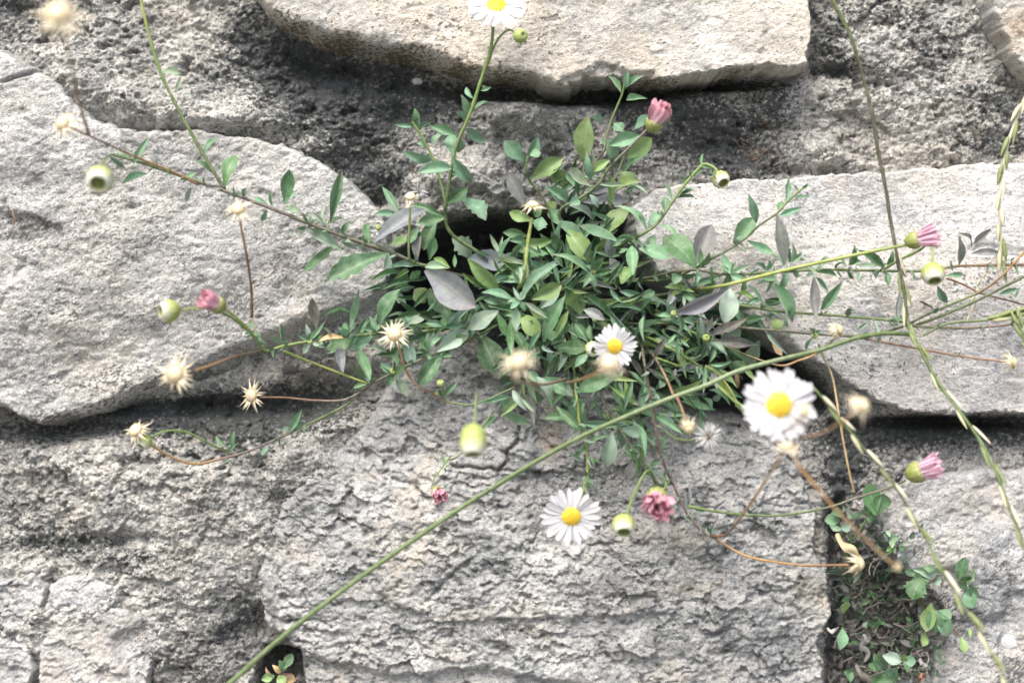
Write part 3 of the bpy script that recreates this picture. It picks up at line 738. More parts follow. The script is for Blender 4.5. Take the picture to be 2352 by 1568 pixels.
SCOL = {'g': (0.085, 0.135, 0.040), 'G': (0.14, 0.22, 0.05), 'y': (0.24, 0.29, 0.06), 'd': (0.075, 0.075, 0.042), 'b': (0.18, 0.095, 0.05),
        'o': (0.34, 0.19, 0.06), 'r': (0.16, 0.10, 0.085), 'p': (0.13, 0.105, 0.10), 't': (0.36, 0.25, 0.12), 'c': (0.16, 0.22, 0.11), 'w': (0.50, 0.48, 0.36)}

def stem(parent, pts, w, cols, name='stem', seg=7, wob=0.07, taper=0.8):
    """pts: (u, v, depth mm); w: width in layout units at the wall plane"""
    pp = catmull([P(u, v, d) for u, v, d in pts], seg)
    r = w * PX * 0.5
    V, F, C = tube(pp, r, r * taper, [SCOL[c] for c in cols], 7, wob)
    inv = parent.matrix_world.inverted() if parent else Matrix()
    o = link(name, col_mesh(name, [inv @ v for v in V], F, C, M_STEM), parent)
    return o

# ------------------------------------------------------------------ flower heads (local +Z is where the head looks)
def lathe(prof, sides, cols, ridge=0.0, cap=True):
    V, F, C = [], [], []
    for i, (r, z) in enumerate(prof):
        for s in range(sides):
            a = 2 * math.pi * s / sides
            k = 1 + ridge * math.cos(a * sides / 2)
            V.append(Vector((r * k * math.cos(a), r * k * math.sin(a), z)))
            c = cols[min(i, len(cols) - 1)]; j = 0.85 if s % 2 else 1.08
            C.append(tuple(x * j for x in c) if ridge else c)
    for i in range(len(prof) - 1):
        for s in range(sides):
            a = i * sides + s; b = i * sides + (s + 1) % sides
            F.append((a, b, b + sides, a + sides))
    if cap: F.append(tuple(range(sides))[::-1]); F.append(tuple((len(prof) - 1) * sides + s for s in range(sides)))
    return V, F, C

def strap_mesh(name, w, tipw, curve, cup, mat, notch=0.0, L=1.0, seed=0):
    """a petal: strap along +X from 0 to L, facing +Z"""
    NL, NW = 8, 2
    V, F, UV = [], [], []
    rr = random.Random(seed)
    for i in range(NL + 1):
        t = i / NL
        ww = w * (0.55 + 0.45 * min(1, t * 1.7)) * (1.0 if t < 0.8 else math.sqrt(max(0.0, 1 - ((t - 0.8) / 0.205) ** 2)) * (1 - tipw) + tipw * (1 - (t - .8) / .2 * 0.85))
        for j in range(NW + 1):
            q = j / NW * 2 - 1
            V.append((t * L - (notch * L if (i == NL and q == 0) else 0), q * ww / 2, curve * t * t * L + cup * (q * q) * ww + 0.006 * rr.uniform(-1, 1)))
            UV.append((j / NW, t))
    for i in range(NL):
        for j in range(NW):
            a = i * (NW + 1) + j
            F.append((a, a + NW + 1, a + NW + 2, a + 1))
    me = mesh_from(name, V, F)
    ul = me.uv_layers.new(name='UVMap')
    for lp in me.loops: ul.data[lp.index].uv = UV[lp.vertex_index]
    me.materials.append(mat)
    return me

PETALS = [strap_mesh('petal', 0.205, 0.25, c, 0.2, M_PETAL, nt, seed=i) for i, (c, nt) in enumerate([(0.02, 0.02), (-0.10, 0.0), (0.08, 0.03), (-0.04, 0.01)])]
PINKS = [strap_mesh('petal', 0.24, 0.35, c, 0.4, M_PINK, 0.02, seed=i) for i, c in enumerate([0.22, 0.42, 0.08])]
PALES = [strap_mesh('petal', 0.12, 0.3, c, 0.35, M_PALEPINK, 0.02, seed=i) for i, c in enumerate([0.03, 0.10, -0.06])]
def bract_mesh(seed, curve):
    rr = random.Random(seed); V, F, C = [], [], []
    for i in range(6):
        t = i / 5; w = 0.20 * (1 - t) ** 0.75 * (0.75 + 0.5 * math.sin(math.pi * min(1, t * 1.3 + .2)))
        for q in (-1, 0, 1):
            V.append((t, q * w / 2 + 0.05 * math.sin(t * 3 + seed) * t, curve * t * t - 0.25 * abs(q) * w)); C.append((0.80 - 0.08 * t, 0.72 - 0.10 * t, 0.54 - 0.12 * t))
    for i in range(5):
        for j in range(2):
            a = i * 3 + j; F.append((a, a + 3, a + 4, a + 1))
    return col_mesh('bract', V, F, C, M_HEAD)
BRACTS = [bract_mesh(i, c) for i, c in enumerate([-0.1, 0.12, -0.3, 0.25, 0.0])]

def disc_mesh(seed, n=110, h=0.35, flo=0.072, cols=((0.82, 0.62, 0.025), (0.72, 0.48, 0.02), (0.84, 0.68, 0.05))):
    rr = random.Random(seed); V, F, C = [], [], []
    v, f, c = lathe([(1.0, -0.1), (0.97, 0.06), (0.8, h * 0.55), (0.5, h * 0.85), (0.2, h * 0.97), (0.02, h)], 20, [cols[1]])
    V += v; F += f; C += c
    for i in range(n):
        r = math.sqrt((i + 0.5) / n); a = i * 2.39996
        p = Vector((r * math.cos(a), r * math.sin(a), h * (1 - r ** 2.2) + 0.02)) ; nr = Vector((p.x * 0.7, p.y * 0.7, 0.75)).normalized()
        x = nr.orthogonal().normalized(); y = nr.cross(x); q = flo * rr.uniform(0.8, 1.15); b = len(V)
        cc = rr.choice(cols); cc = tuple(z * rr.uniform(0.85, 1.1) for z in cc)
        for k in range(5):
            an = 2 * math.pi * k / 5; V.append(p + (x * math.cos(an) + y * math.sin(an)) * q); C.append(tuple(z * 0.75 for z in cc))
        V.append(p + nr * q * 1.3); C.append(cc)
        for k in range(5): F.append((b + k, b + (k + 1) % 5, b + 5))
    return col_mesh('disc', V, F, C, M_DISC)
DISC = disc_mesh(1)
SEEDDISC = disc_mesh(2, 70, 0.55, 0.07, ((0.76, 0.67, 0.47), (0.68, 0.58, 0.39), (0.80, 0.72, 0.54)))

def frame(c, ax, size, roll=0.0):
    q = Vector(ax).normalized().to_track_quat('Z', 'Y')
    m = q.to_matrix() @ Matrix.Rotation(roll, 3, 'Z') * size
    m = m.to_4x4(); m.translation = c
    return m

def place(o, parent, m):
    o.matrix_basis = m if parent is None else parent.matrix_world.inverted() @ m

def sub(name, me, parent, m):
    o = link(name, me, parent); o.matrix_basis = m; return o

GREENCUP = (0.20, 0.27, 0.055)
_cup = {}
def cup_mesh(kind):
    if kind in _cup: return _cup[kind]
    if kind == 'daisy':
        v = lathe([(0.05, -0.30), (0.16, -0.27), (0.25, -0.15), (0.30, -0.02), (0.29, 0.02), (0.05, 0.0)], 20, [GREENCUP], 0.05)
    elif kind == 'side':
        v = lathe([(0.06, -0.62), (0.14, -0.60), (0.30, -0.48), (0.42, -0.28), (0.46, -0.06), (0.42, 0.10), (0.36, 0.12), (0.05, 0.05)], 24, [(0.16, 0.20, 0.045), (0.20, 0.25, 0.05), (0.27, 0.31, 0.06), (0.24, 0.28, 0.06), (0.28, 0.31, 0.09), (0.33, 0.33, 0.13)], 0.06)
    elif kind == 'bud':
        g1, g2, w1, w2, dk = (0.18, 0.25, 0.05), (0.34, 0.43, 0.10), (0.58, 0.62, 0.32), (0.74, 0.75, 0.62), (0.15, 0.19, 0.03)
        v = lathe([(0.14, -1.05), (0.30, -1.0), (0.66, -0.78), (0.92, -0.42), (1.0, 0.0), (0.95, 0.38), (0.80, 0.66), (0.68, 0.80), (0.58, 0.84), (0.54, 0.62), (0.44, 0.42), (0.05, 0.50)], 26, [g1, g1, g2, g2, (0.40, 0.47, 0.14), w1, w2, w2, w1, dk, dk, (0.16, 0.19, 0.03)], 0.075)
    elif kind == 'greenbud':
        g1, g2, g3 = (0.13, 0.19, 0.04), (0.24, 0.32, 0.07), (0.34, 0.42, 0.12)
        v = lathe([(0.14, -0.95), (0.5, -0.85), (0.86, -0.5), (1.0, 0.0), (0.88, 0.5), (0.6, 0.82), (0.3, 0.92), (0.22, 0.80), (0.03, 0.76)], 22, [g1, g2, g2, g3, g3, g3, g2, g1, g1], 0.06)
    elif kind == 'seed':
        v = lathe([(0.08, -0.34), (0.16, -0.3), (0.36, -0.16), (0.44, 0.0), (0.40, 0.06), (0.05, 0.05)], 16, [(0.40, 0.30, 0.14), (0.46, 0.36, 0.18)], 0.04)
    _cup[kind] = col_mesh('flower_head', *v, M_HEAD)
    return _cup[kind]

fr = random.Random(4)
def daisy(parent, u, v, d, r, ax, n=28, roll=0.0, skip=(), disc=0.31, label=None, droop=0.1):
    size = r * PX * (D - d * 0.001) / D
    h = link('flower_head', cup_mesh('daisy'), parent); place(h, parent, frame(P(u, v, d), ax, size, roll))
    if label: h['label'] = label
    sub('disc', DISC, h, Matrix.Translation((0, 0, 0.01)) @ Matrix.Diagonal((disc, disc, disc, 1)))
    for i in range(n):
        a = 2 * math.pi * (i + fr.uniform(-0.28, 0.28)) / n
        if i in skip: continue
        L = fr.uniform(0.88, 1.06) - 0.22
        m = Matrix.Rotation(a, 4, 'Z') @ Matrix.Translation((0.22, 0, 0.0 + 0.03 * (i % 2))) @ Matrix.Rotation(fr.gauss(0.0, 0.09) - droop * 0.2, 4, 'Y') @ Matrix.Rotation(fr.gauss(0, 0.18), 4, 'X') @ Matrix.Diagonal((L, fr.uniform(0.8, 1.05), L, 1))
        sub('petal', fr.choice(PETALS), h, m)
    return h

def seed_head(parent, u, v, d, r, ax, n=20, reflex=0.35, miss=0.1, label=None):
    n += 6; size = 1.15 * r * PX * (D - d * 0.001) / D
    h = link('seed_head', cup_mesh('seed'), parent); place(h, parent, frame(P(u, v, d), ax, size, fr.uniform(0, 6)))
    if label: h['label'] = label
    sub('receptacle', SEEDDISC, h, Matrix.Translation((0, 0, 0.02)) @ Matrix.Diagonal((0.36, 0.36, 0.36, 1)))
    for i in range(n):
        if fr.random() < miss: continue
        a = 2 * math.pi * (i + fr.uniform(-0.35, 0.35)) / n
        L = fr.uniform(0.6, 0.95)
        m = Matrix.Rotation(a, 4, 'Z') @ Matrix.Translation((0.27, 0, 0.0)) @ Matrix.Rotation(reflex * 0.75 + fr.gauss(0, 0.22), 4, 'Y') @ Matrix.Rotation(fr.gauss(0, 0.35), 4, 'X') @ Matrix.Diagonal((L, L * fr.uniform(0.75, 1.2), L, 1))
        sub('bract', fr.choice(BRACTS), h, m)
    return h

def bud(parent, u, v, d, r, ax, kind='bud', label=None, squash=1.0):
    size = r * PX * (D - d * 0.001) / D
    h = link('bud', cup_mesh(kind), parent); place(h, parent, frame(P(u, v, d), ax, size, fr.uniform(0, 6)) @ Matrix.Diagonal((1, 1, squash, 1)))
    if label: h['label'] = label
    if kind == 'bud':       # folded ray petals closing over the mouth
        for i in range(15):
            L = fr.uniform(0.62, 0.8)
            m = Matrix.Rotation(2 * math.pi * (i + fr.uniform(-.2, .2)) / 15, 4, 'Z') @ Matrix.Translation((0.99, 0, 0.22)) @ Matrix.Rotation(-math.radians(fr.uniform(112, 126)), 4, 'Y') @ Matrix.Diagonal((L, L * 2.0, L, 1))
            sub('petal', PETALS[2], h, m)
    return h

def brush(parent, u, v, d, r, ax, n=34, pale=False, spread=0.32, length=0.95, label=None, eye=False):
    """half-closed head: petals held together like a brush; u, v is the rim of the green cup"""
    size = r * PX * (D - d * 0.001) / D
    h = link('flower_head', cup_mesh('side'), parent); place(h, parent, frame(P(u, v, d), ax, size, fr.uniform(0, 6)))
    if label: h['label'] = label
    if eye: sub('disc', SEEDDISC, h, Matrix.Translation((0, 0, 0.12)) @ Matrix.Diagonal((0.2, 0.2, 0.2, 1)))
    for i in range(n):
        ring = i % 3
        a = 2 * math.pi * (i + fr.uniform(-0.4, 0.4)) / n * 3.0 if False else i * 2.39996 + fr.uniform(-.2, .2)
        rad = 0.38 * (math.sqrt((i + 0.5) / n) if not eye else 0.75 + 0.25 * (i % 2))
        lean = spread * (rad / 0.38) + fr.gauss(0, 0.10)
        L = length * fr.uniform(0.82, 1.08)
        m = Matrix.Rotation(a, 4, 'Z') @ Matrix.Translation((rad, 0, 0.0)) @ Matrix.Rotation(-(math.pi / 2 - lean), 4, 'Y') @ Matrix.Rotation(fr.gauss(0, 0.5), 4, 'X') @ Matrix.Diagonal((L, L * (1.1 if pale else 1.35), L, 1))
        sub('petal', fr.choice(PALES if pale else PINKS), h, m)
    return h
# ------------------------------------------------------------------ the fleabane
plant = tag(link('fleabane_plant', None), 'leafy fleabane with small white and pink daisies rooted between the stones', 'plant')
plant.location = P(1250, 700, -15)
bpy.context.view_layer.update()

# leaves: base u v, tip u v, width, shape and colour, depth(mm); each block has its own origin and scale
TABLE = [
(686, 392, 1/6, 25, """
440 700 600 -15 130 oG 30
390 770 385 460 55 lS
380 770 170 575 60 lS
400 740 630 660 60 lS
130 770 280 670 70 lS
90 745 40 600 55 lG
600 885 715 695 75 lG
90 770 -40 800 50 lG
90 820 0 910 50 lS
140 810 610 1105 150 lS
510 1000 60 1395 150 oG 23
985 1030 985 710 100 oG
960 1000 820 915 60 lG
1045 985 1770 540 250 oP 30
1240 1140 380 1530 250 tG 29
1225 1160 1240 1460 110 lS 22
1000 1040 1220 1125 70 lP 28
590 970 770 1070 60 lS 22
1380 600 1150 220 100 lL 22
1350 600 1020 610 90 lL 22
1640 1240 1690 890 130 oP 12
1800 1230 1880 920 120 oG 10
1260 1030 1520 900 120 oY 16
1600 1300 1400 1290 60 lS 26
1740 1330 2080 1350 110 lS 27
1760 1350 1980 1520 120 oP 27
1860 1210 2090 1340 80 lY 20
2150 1330 2150 1150 55 lG 24
2040 640 1640 730 180 sL 14
1900 700 1720 1100 230 sg 2
2380 1210 2110 930 230 tS 6
1560 470 2010 640 90 lG 16
1650 780 1500 1010 120 oL 14
1500 1500 1380 1380 120 oG 10
1640 1500 1560 1390 160 oG 8
"""),
(1078, 392, 1/6, 20, """
-130 380 230 690 230 tL 16
880 680 550 570 140 oY 18
1000 640 950 830 160 tL 16
760 480 540 30 230 sP 14
470 220 300 290 110 oP 14
1300 230 1170 -20 250 sY 13
1350 390 1040 210 130 lL 22
1650 200 1370 -30 170 oS 22
1760 130 1570 90 60 lS 26
1800 190 2160 185 60 lS 26
1670 310 2000 190 110 lP 20
1660 330 1780 520 80 lS 26
1380 480 1700 690 130 lS 18
2100 20 2230 170 170 oY 14
2000 280 2360 150 150 oY 14
1560 440 2210 420 170 oP 13
1520 400 1370 480 120 oL 22
2030 970 1480 750 200 lL 31
2450 830 2020 480 110 lL 28
1850 950 2210 540 330 sY 15
1700 1080 1900 880 100 lY 18
1840 890 1960 1190 140 oP 18
1940 1180 2080 1480 150 oP 14
2240 1040 2260 1450 150 lL 32
2060 1130 2200 1080 80 lL 28
2100 1560 2230 1330 200 oY 20
1660 1260 1330 810 250 lY 26
1600 1010 1140 690 190 lL 20
1280 1120 1130 830 130 lG 24
1150 960 590 1085 170 oY 16
760 940 540 965 110 lL 12
800 900 460 850 120 oG 8
740 1260 -10 1210 330 sP 12
740 1330 540 1230 150 oD 14
400 1610 -30 1200 190 lY 24
820 1190 1100 1150 110 lG 16
850 1580 1080 1230 260 oG 12
1660 1420 1110 1150 100 lL 27
1400 1350 1200 1400 70 lL 26
1710 1390 1690 1180 90 lG 30
1710 1390 1850 1200 80 lG 30
1710 1390 2000 1360 90 lG 30
1710 1390 1890 1440 70 lG 31
1710 1390 1490 1540 80 lG 30
1710 1390 1560 1620 90 lG 29
1710 1390 1730 1620 80 lL 29
1710 1390 1910 1520 80 lG 28
1710 1390 1600 1300 60 lG 28
690 1560 520 1450 50 lG 34
690 1560 590 1360 55 lL 34
700 1560 690 1320 90 lS 34
720 1560 800 1260 70 lS 35
720 1560 890 1450 60 lG 34
1000 500 900 640 110 oG 10
1100 560 1180 420 120 oY 10
1250 700 1100 520 150 oL 12
"""),
(1470, 392, 1/6, 26, """
440 420 345 130 50 lL
520 380 745 265 50 lG
500 380 755 370 28 lG
350 570 350 350 110 lL
320 600 110 740 150 lL 23
80 760 -20 600 50 lL
280 750 545 950 60 lL 28
640 170 590 10 40 lG
700 110 690 -40 40 lG
760 60 850 -10 40 lG
1600 720 1490 310 110 lL 23
1290 1000 1580 640 220 oL 22
1470 960 1850 1140 110 oL 23
1990 1290 1880 570 165 lP 30
1920 620 2240 510 80 lL
2010 420 2050 90 90 lL
1910 560 1960 420 90 oG
2130 370 2360 355 45 lL
2200 260 2300 170 40 lG
2180 270 2110 190 25 lL
770 1340 310 910 320 oG 27
750 1300 990 740 260 oP 22
840 1310 835 1070 70 lG 29
830 1320 960 1120 110 lG 29
410 1210 -30 1070 200 lL 28
560 1390 450 1570 130 lG 26
790 1370 780 1560 70 lL
985 1320 970 1570 45 lG 28
1240 1420 1130 1130 100 lL 28
1240 1420 1090 1300 70 lG 28
1240 1420 1320 1250 65 lG 28
1240 1420 1520 1295 70 lS 28
1240 1420 1190 1580 90 lG 28
1240 1420 1430 1510 90 lL 27
1720 1370 1590 1270 60 lL 27
1720 1370 1780 1220 80 lL 27
1720 1370 1860 1260 70 lL 27
1980 1320 1790 1150 60 lL 28
2060 1260 2040 1030 50 lL 28
2060 1260 2100 990 55 lS 28
2060 1260 2240 1130 70 lL 28
2060 1260 2280 1240 40 lS 28
1960 1380 1970 1480 80 lP 26
2120 1390 2230 1460 60 lL 25
1680 1480 1880 1490 70 lL 25
200 900 100 1100 120 lG 18
"""),
(686, 653.3, 1/6, 27, """
250 610 180 180 130 oD 30
720 600 830 55 120 lG 30
1120 580 1400 60 200 oG 29
1330 480 1680 400 130 oG 22
150 780 100 540 70 lS 29
150 780 360 510 60 lL 29
150 780 330 690 60 lG 29
150 780 60 950 90 oS 28
150 780 370 870 60 lS 27
150 780 -20 690 50 lL 28
150 780 210 640 60 lG 30
270 785 640 740 80 lB 29
690 690 530 580 80 lL 29
690 690 630 530 70 lG 29
690 690 810 520 70 lL 29
690 690 880 620 40 lS 29
690 690 870 770 60 lS 28
780 760 390 900 200 oG 22
1030 700 680 910 190 oL 21
550 850 610 1225 120 lP 23
980 1320 800 850 140 lG 30
930 1330 750 1110 100 lG 28
1000 1360 1090 1300 40 lG 28
930 1380 740 1440 65 lG 28
980 1360 880 1200 40 lS 29
1300 1220 1120 1070 80 lL 28
1300 1220 1310 1040 60 lG 28
1300 1220 1480 1100 120 lG 27
1300 1220 1230 1400 80 lG 27
1340 1240 1500 1545 120 oS 24
1300 1220 1110 1110 50 lL 28
1300 1220 1420 1200 50 lL 28
1480 700 1570 1165 150 oS 22
1970 950 1640 1420 190 oG 24
1900 920 2330 620 200 oS 28
2060 860 2345 700 150 oG 22
1780 910 1650 800 90 lG 27
1780 910 1780 660 80 lG 27
1780 910 2000 700 80 lL 27
1780 910 1810 1060 60 lL 26
1780 910 1610 940 60 lL 26
1980 950 2120 1000 100 lG 24
2010 1530 2190 1330 70 lG 26
2000 1530 1950 1440 60 lG 26
2100 450 1800 50 240 oG 18
1740 250 1590 60 210 oY 15
1070 640 970 430 70 lL 28
1070 640 880 600 60 lL 28
1070 640 1150 540 60 lG 28
1490 560 1480 440 50 lL 28
1490 560 1740 480 110 oS 26
1490 560 1620 620 70 lL 26
2020 570 1740 530 90 lL 27
2020 570 1990 430 90 lG 27
2020 570 2330 560 90 lL 26
2020 570 2240 370 90 lL 27
2020 570 1870 690 100 lG 25
1480 250 1340 130 170 sS 8
1750 -203 2450 320 400 oP 32
1300 980 1370 1100 110 lG 22
1080 760 1070 850 60 lS 25
1130 760 1120 850 60 lS 25
"""),
(1078, 653.3, 1/6, 28, """
610 210 170 110 110 lL 33
440 260 180 200 80 lL 30
400 365 0 625 220 oS 30
720 200 1245 -285 150 lL 36
860 200 1280 0 200 oY 28
980 320 1260 40 160 lS 24
760 250 1090 475 70 lS 37
1020 790 1330 140 170 lG 33
650 320 640 655 120 lS 36
540 730 380 390 110 lG 29
575 950 560 450 100 lG 33
770 920 630 640 120 lG 29
720 420 970 730 280 sY 20
150 690 420 1300 320 og 16
830 330 1070 470 180 oY 22
1480 520 1440 80 320 sY 10
1870 490 1570 340 130 lP 33
1700 440 1450 440 60 lP 24
1640 800 1450 530 120 lG 27
1690 790 1660 555 80 lG 28
1160 860 1660 860 190 oG 25
1640 960 1450 1145 110 lL 29
1130 830 1300 770 50 lG 27
1090 870 1100 1085 80 lL 28
1020 830 1185 940 60 lS 30
820 900 750 770 60 lG 29
830 900 985 640 70 lL 29
830 1000 960 930 80 lL 26
500 300 380 190 70 lG 28
690 220 520 240 60 lL 36
690 220 600 30 55 lS 36
690 220 770 80 80 lS 36
690 220 560 340 80 lL 35
690 220 770 370 70 lL 35
830 1180 960 1350 120 lL 30
930 1270 1145 1590 130 lS 30
1040 1280 1440 1540 180 oG 28
1480 1470 2075 1240 200 lG 28
1160 640 1130 780 140 lG 22
1150 700 1340 560 90 lG 18
1350 280 1620 700 130 og 12
1300 1000 1080 1250 260 og 8
450 1000 530 860 90 lL 26
1450 1050 1330 900 120 og 8
1400 620 1200 560 90 lG 20
"""),
(1078, 886.7, 1/6, 27, """
600 50 800 345 90 lS 29
730 170 900 360 60 lS 24
560 140 130 235 60 lL 28
360 410 160 590 80 lG 22
440 330 875 550 130 lL 28
620 190 460 320 200 oG 20
1540 610 1190 270 110 lG 32
1460 440 1000 440 110 lG 29
1560 510 2070 540 100 lL 31
1480 100 1500 490 190 oG 26
1640 890 1930 690 80 lG 29
1570 840 1450 980 60 lG 28
1560 1040 1350 900 30 lG 28
1640 1250 1690 1110 50 lG 29
1620 1240 1590 1160 40 lG 29
1690 1230 1860 1285 16 lG 24
1970 620 1880 1125 190 oS 25
2050 600 2130 850 80 lL 27
2050 590 1950 480 90 lG 28
2250 1000 2160 1300 130 oP 27
2260 990 2140 870 60 lG 27
2280 1000 2270 1130 35 lG 27
2280 990 2352 960 50 lG 27
2090 580 2400 660 140 oS 22
1540 590 1630 620 60 lL 30
900 60 960 210 100 oG 18
"""),
(1470, 653.3, 1/6, 28, """
500 380 1240 40 190 lP 34
1230 50 1160 550 240 oS 26
960 700 1490 460 140 lD 35
1030 780 1565 830 140 lD 35
870 730 830 440 70 lS 33
920 660 1005 440 70 lP 33
800 750 790 500 60 lG 32
520 660 510 410 85 lG 36
550 500 755 550 100 lL 31
670 660 760 560 50 lP 31
430 440 250 430 70 lL 31
950 1080 1015 790 70 lG 35
900 800 925 1000 50 lP 33
900 820 1205 980 100 lS 31
530 740 530 1080 60 lG 32
560 760 680 860 50 lL 32
490 690 370 820 50 lL 32
60 430 60 800 60 lL 30
200 1000 350 720 90 lD 36
200 1000 20 1180 50 lD 36
500 1200 880 1110 70 lP 32
490 1160 440 1280 60 lP 32
900 1110 870 1510 60 lL 34
1000 1200 1065 1450 80 lP 30
940 1100 1280 1050 50 lL 32
1060 1250 1260 1580 70 ly 27
1090 1180 1340 1430 60 lY 25
1350 1420 1320 1160 60 lR 24
1640 770 1450 1130 240 sS 10
1380 560 1230 760 200 oS 14
1300 1220 1440 1060 180 oL 10
1870 650 1890 470 200 sY 19
1820 800 1960 985 130 oB 15
1850 -10 2100 530 190 lL 28
1750 650 2045 970 60 lS 24
1990 90 2165 170 120 lP 20
1700 290 1480 -10 45 lL 28
1500 260 1690 190 70 lL 24
400 280 470 160 70 lP 30
230 330 240 160 40 lL 30
350 400 360 200 60 lL 31
600 300 600 150 50 lS 28
760 330 860 440 90 lS 26
200 100 20 170 110 lG 26
430 30 470 -40 80 lG 24
300 1340 270 1430 90 oL 22
420 1070 300 1250 140 og 18
1020 1250 1150 1450 110 lL 14
1120 1500 1010 1600 80 lS 24
"""),
(1568, 522.7, 1/3, 29, """
930 300 1000 200 35 lL
920 305 860 262 28 lL
920 310 1060 335 40 lG
905 320 850 335 28 lL
905 340 920 650 65 lP 31
915 340 1005 445 35 lL 30
955 565 1100 370 60 lL 25
1130 270 1095 185 25 lG
1150 260 1185 115 50 lG
1150 260 1230 230 30 lG
1385 275 1200 150 60 lG 31
1340 270 1200 258 40 lS
1410 270 1450 150 40 lG
1410 310 1415 410 40 lL
1180 310 1205 380 30 lL
1900 255 1900 50 55 lP 28
1985 130 1895 40 50 lD 28
2010 110 2130 5 45 lP 28
1990 180 2200 180 50 lP 28
1860 300 1850 225 30 lL
1930 320 1800 332 35 lL
1755 400 1825 520 50 lL 24
1465 640 1490 440 40 lP
1480 620 1520 560 30 lG
1310 640 1345 855 25 lS
1730 560 1620 500 15 lD
1730 590 1760 550 26 lG
2290 490 2330 400 20 lL
2180 460 2310 420 35 lL
1270 660 1190 720 24 lS
900 745 870 690 26 lG
905 750 950 700 26 lG
900 755 860 850 30 lL
700 610 720 690 20 lG
110 300 95 390 35 lL
190 290 195 400 22 lG
"""),
(0, 0, 1/3, 27, """
1410 1055 1505 958 42 lG
1470 1200 1338 1105 44 lG
1550 1290 1632 1070 90 oG 29
920 1125 1030 940 42 lL 40
1020 1200 835 1275 48 lL 40
1275 1245 1350 1192 44 lG 32
1320 1290 1280 1395 36 lS 30
1620 1335 1608 1280 26 lG
1690 1350 1702 1292 26 lG
1965 1410 1995 1165 82 oG 29
1850 1425 1755 1362 38 lL
1880 1420 1872 1312 34 lL
1965 1405 2065 1342 40 lL
1965 1435 2078 1470 54 lS 26
1840 1445 1798 1522 36 lL
1535 1300 1410 1290 36 lP 30
1120 500 1250 515 60 lS 32
1215 640 1250 520 30 lS 24
755 1080 870 1165 30 lL 40
900 1110 870 1060 24 lL 40
"""),
(784, 0, 1/3, 24, """
910 680 860 600 35 lL
960 625 1035 600 26 lL
975 610 985 590 26 lG
920 750 1025 705 35 lL
865 790 825 650 50 lL
850 830 780 770 50 lL
790 935 610 870 60 lL
860 885 990 985 65 lL
790 1100 750 930 80 oL 20
760 1160 520 1190 78 lL 27
770 1090 905 1270 75 lL 27
620 1100 415 1040 65 lL
620 1110 520 1090 50 lL 20
625 1000 690 930 50 lL
590 1010 520 990 45 lL 20
490 870 370 860 30 lL
510 850 505 745 50 lG
540 880 630 840 22 lG
540 890 530 780 40 lL
720 1400 870 1290 80 oG 18
800 1050 830 960 60 oL 19
760 1190 830 1200 40 lL 22
1260 1110 1120 970 100 oL 22
1280 1080 1350 945 75 oL 22
1300 1070 1375 1050 70 oL 22
1310 1230 1530 1090 100 oY 15
1925 640 1835 520 40 lL 24
1955 615 2090 520 45 lL 24
1965 690 2110 680 45 lL 24
1960 600 1975 480 40 lL 24
1680 1130 1700 800 130 oY 17
1670 1150 1590 900 110 oL 15
1800 860 1720 810 60 lL 18
1850 1000 2060 930 90 lL 19
1970 1090 2140 950 110 oY 15
1880 850 1940 910 70 oL 14
2020 890 2110 790 70 oL 14
1790 960 1890 1080 100 oL 17
1720 1240 1690 1040 50 lL 24
1740 1180 1850 1100 60 lY 20
2030 1280 1940 1180 90 oL 14
1850 1140 1840 1080 24 lG 26
1830 1200 1790 1170 24 lG 26
"""),
(0, 522.7, 1/3, 27, """
1600 1520 1610 1400 30 lG
1570 1510 1490 1430 30 lL
1580 1530 1640 1480 24 lL
1830 820 1790 750 22 lG
1940 770 1930 660 35 lG
2000 1400 2080 1250 45 lL
2020 1390 2110 1350 40 lL 23
1840 1510 1800 1570 35 lL
1985 1400 1955 1380 26 lL
1740 700 1720 640 26 lG 40
1830 800 1740 720 26 lL 36
1960 800 1850 740 40 lS 24
1440 1490 1425 1440 18 lG
"""),
(784, 1045.3, 1/3, 24, """
715 60 690 -5 22 lG
720 80 745 70 18 lG
718 85 720 115 20 lG
2040 20 1950 -20 30 lG
2100 130 2130 60 46 lG
2130 90 2180 40 40 lG
2230 170 2305 210 16 lD
2250 150 2290 160 30 lP
"""),
(1568, 1045.3, 1/3, 25, """
30 400 15 230 22 lP
30 360 40 190 24 lP
45 350 120 345 34 lP
100 340 195 332 16 lP
120 330 80 280 14 lP
150 390 60 365 16 lL
200 395 305 300 22 lP
470 410 525 345 9 lD
470 415 430 420 22 lG
480 410 465 385 20 lG
190 540 240 435 22 lP
190 530 230 490 22 lG
185 530 165 480 16 lG
115 525 175 585 9 lP
"""),
]
dr = random.Random(12)
SPECS, MASS = [], []
for ox, oy, k, dd, rows in TABLE:
    for ln in rows.strip().splitlines():
        a = ln.split()
        bx, by, tx, ty, w = [float(q) * k for q in a[:5]]
        d0 = float(a[6]) if len(a) > 6 else dd
        d0 += dr.uniform(-2, 2); d1 = d0 + dr.uniform(-5, 6)
        u1, v1, u2, v2 = ox + bx, oy + by, ox + tx, oy + ty
        # keep clear of the stone under the leaf
        for q in (0, 0.5, 1.0):
            hh = wall_height(u1 + (u2 - u1) * q, v1 + (v2 - v1) * q)
            if q < 0.4: d0 = max(d0, hh + 2.5)
            else: d1 = max(d1, hh + 3.5)
        SPECS.append(leaf_spec(P(u1, v1, d0), P(u2, v2, d1), w * PX * (D - d0 * 0.001) / D, a[5][0], a[5][1]))

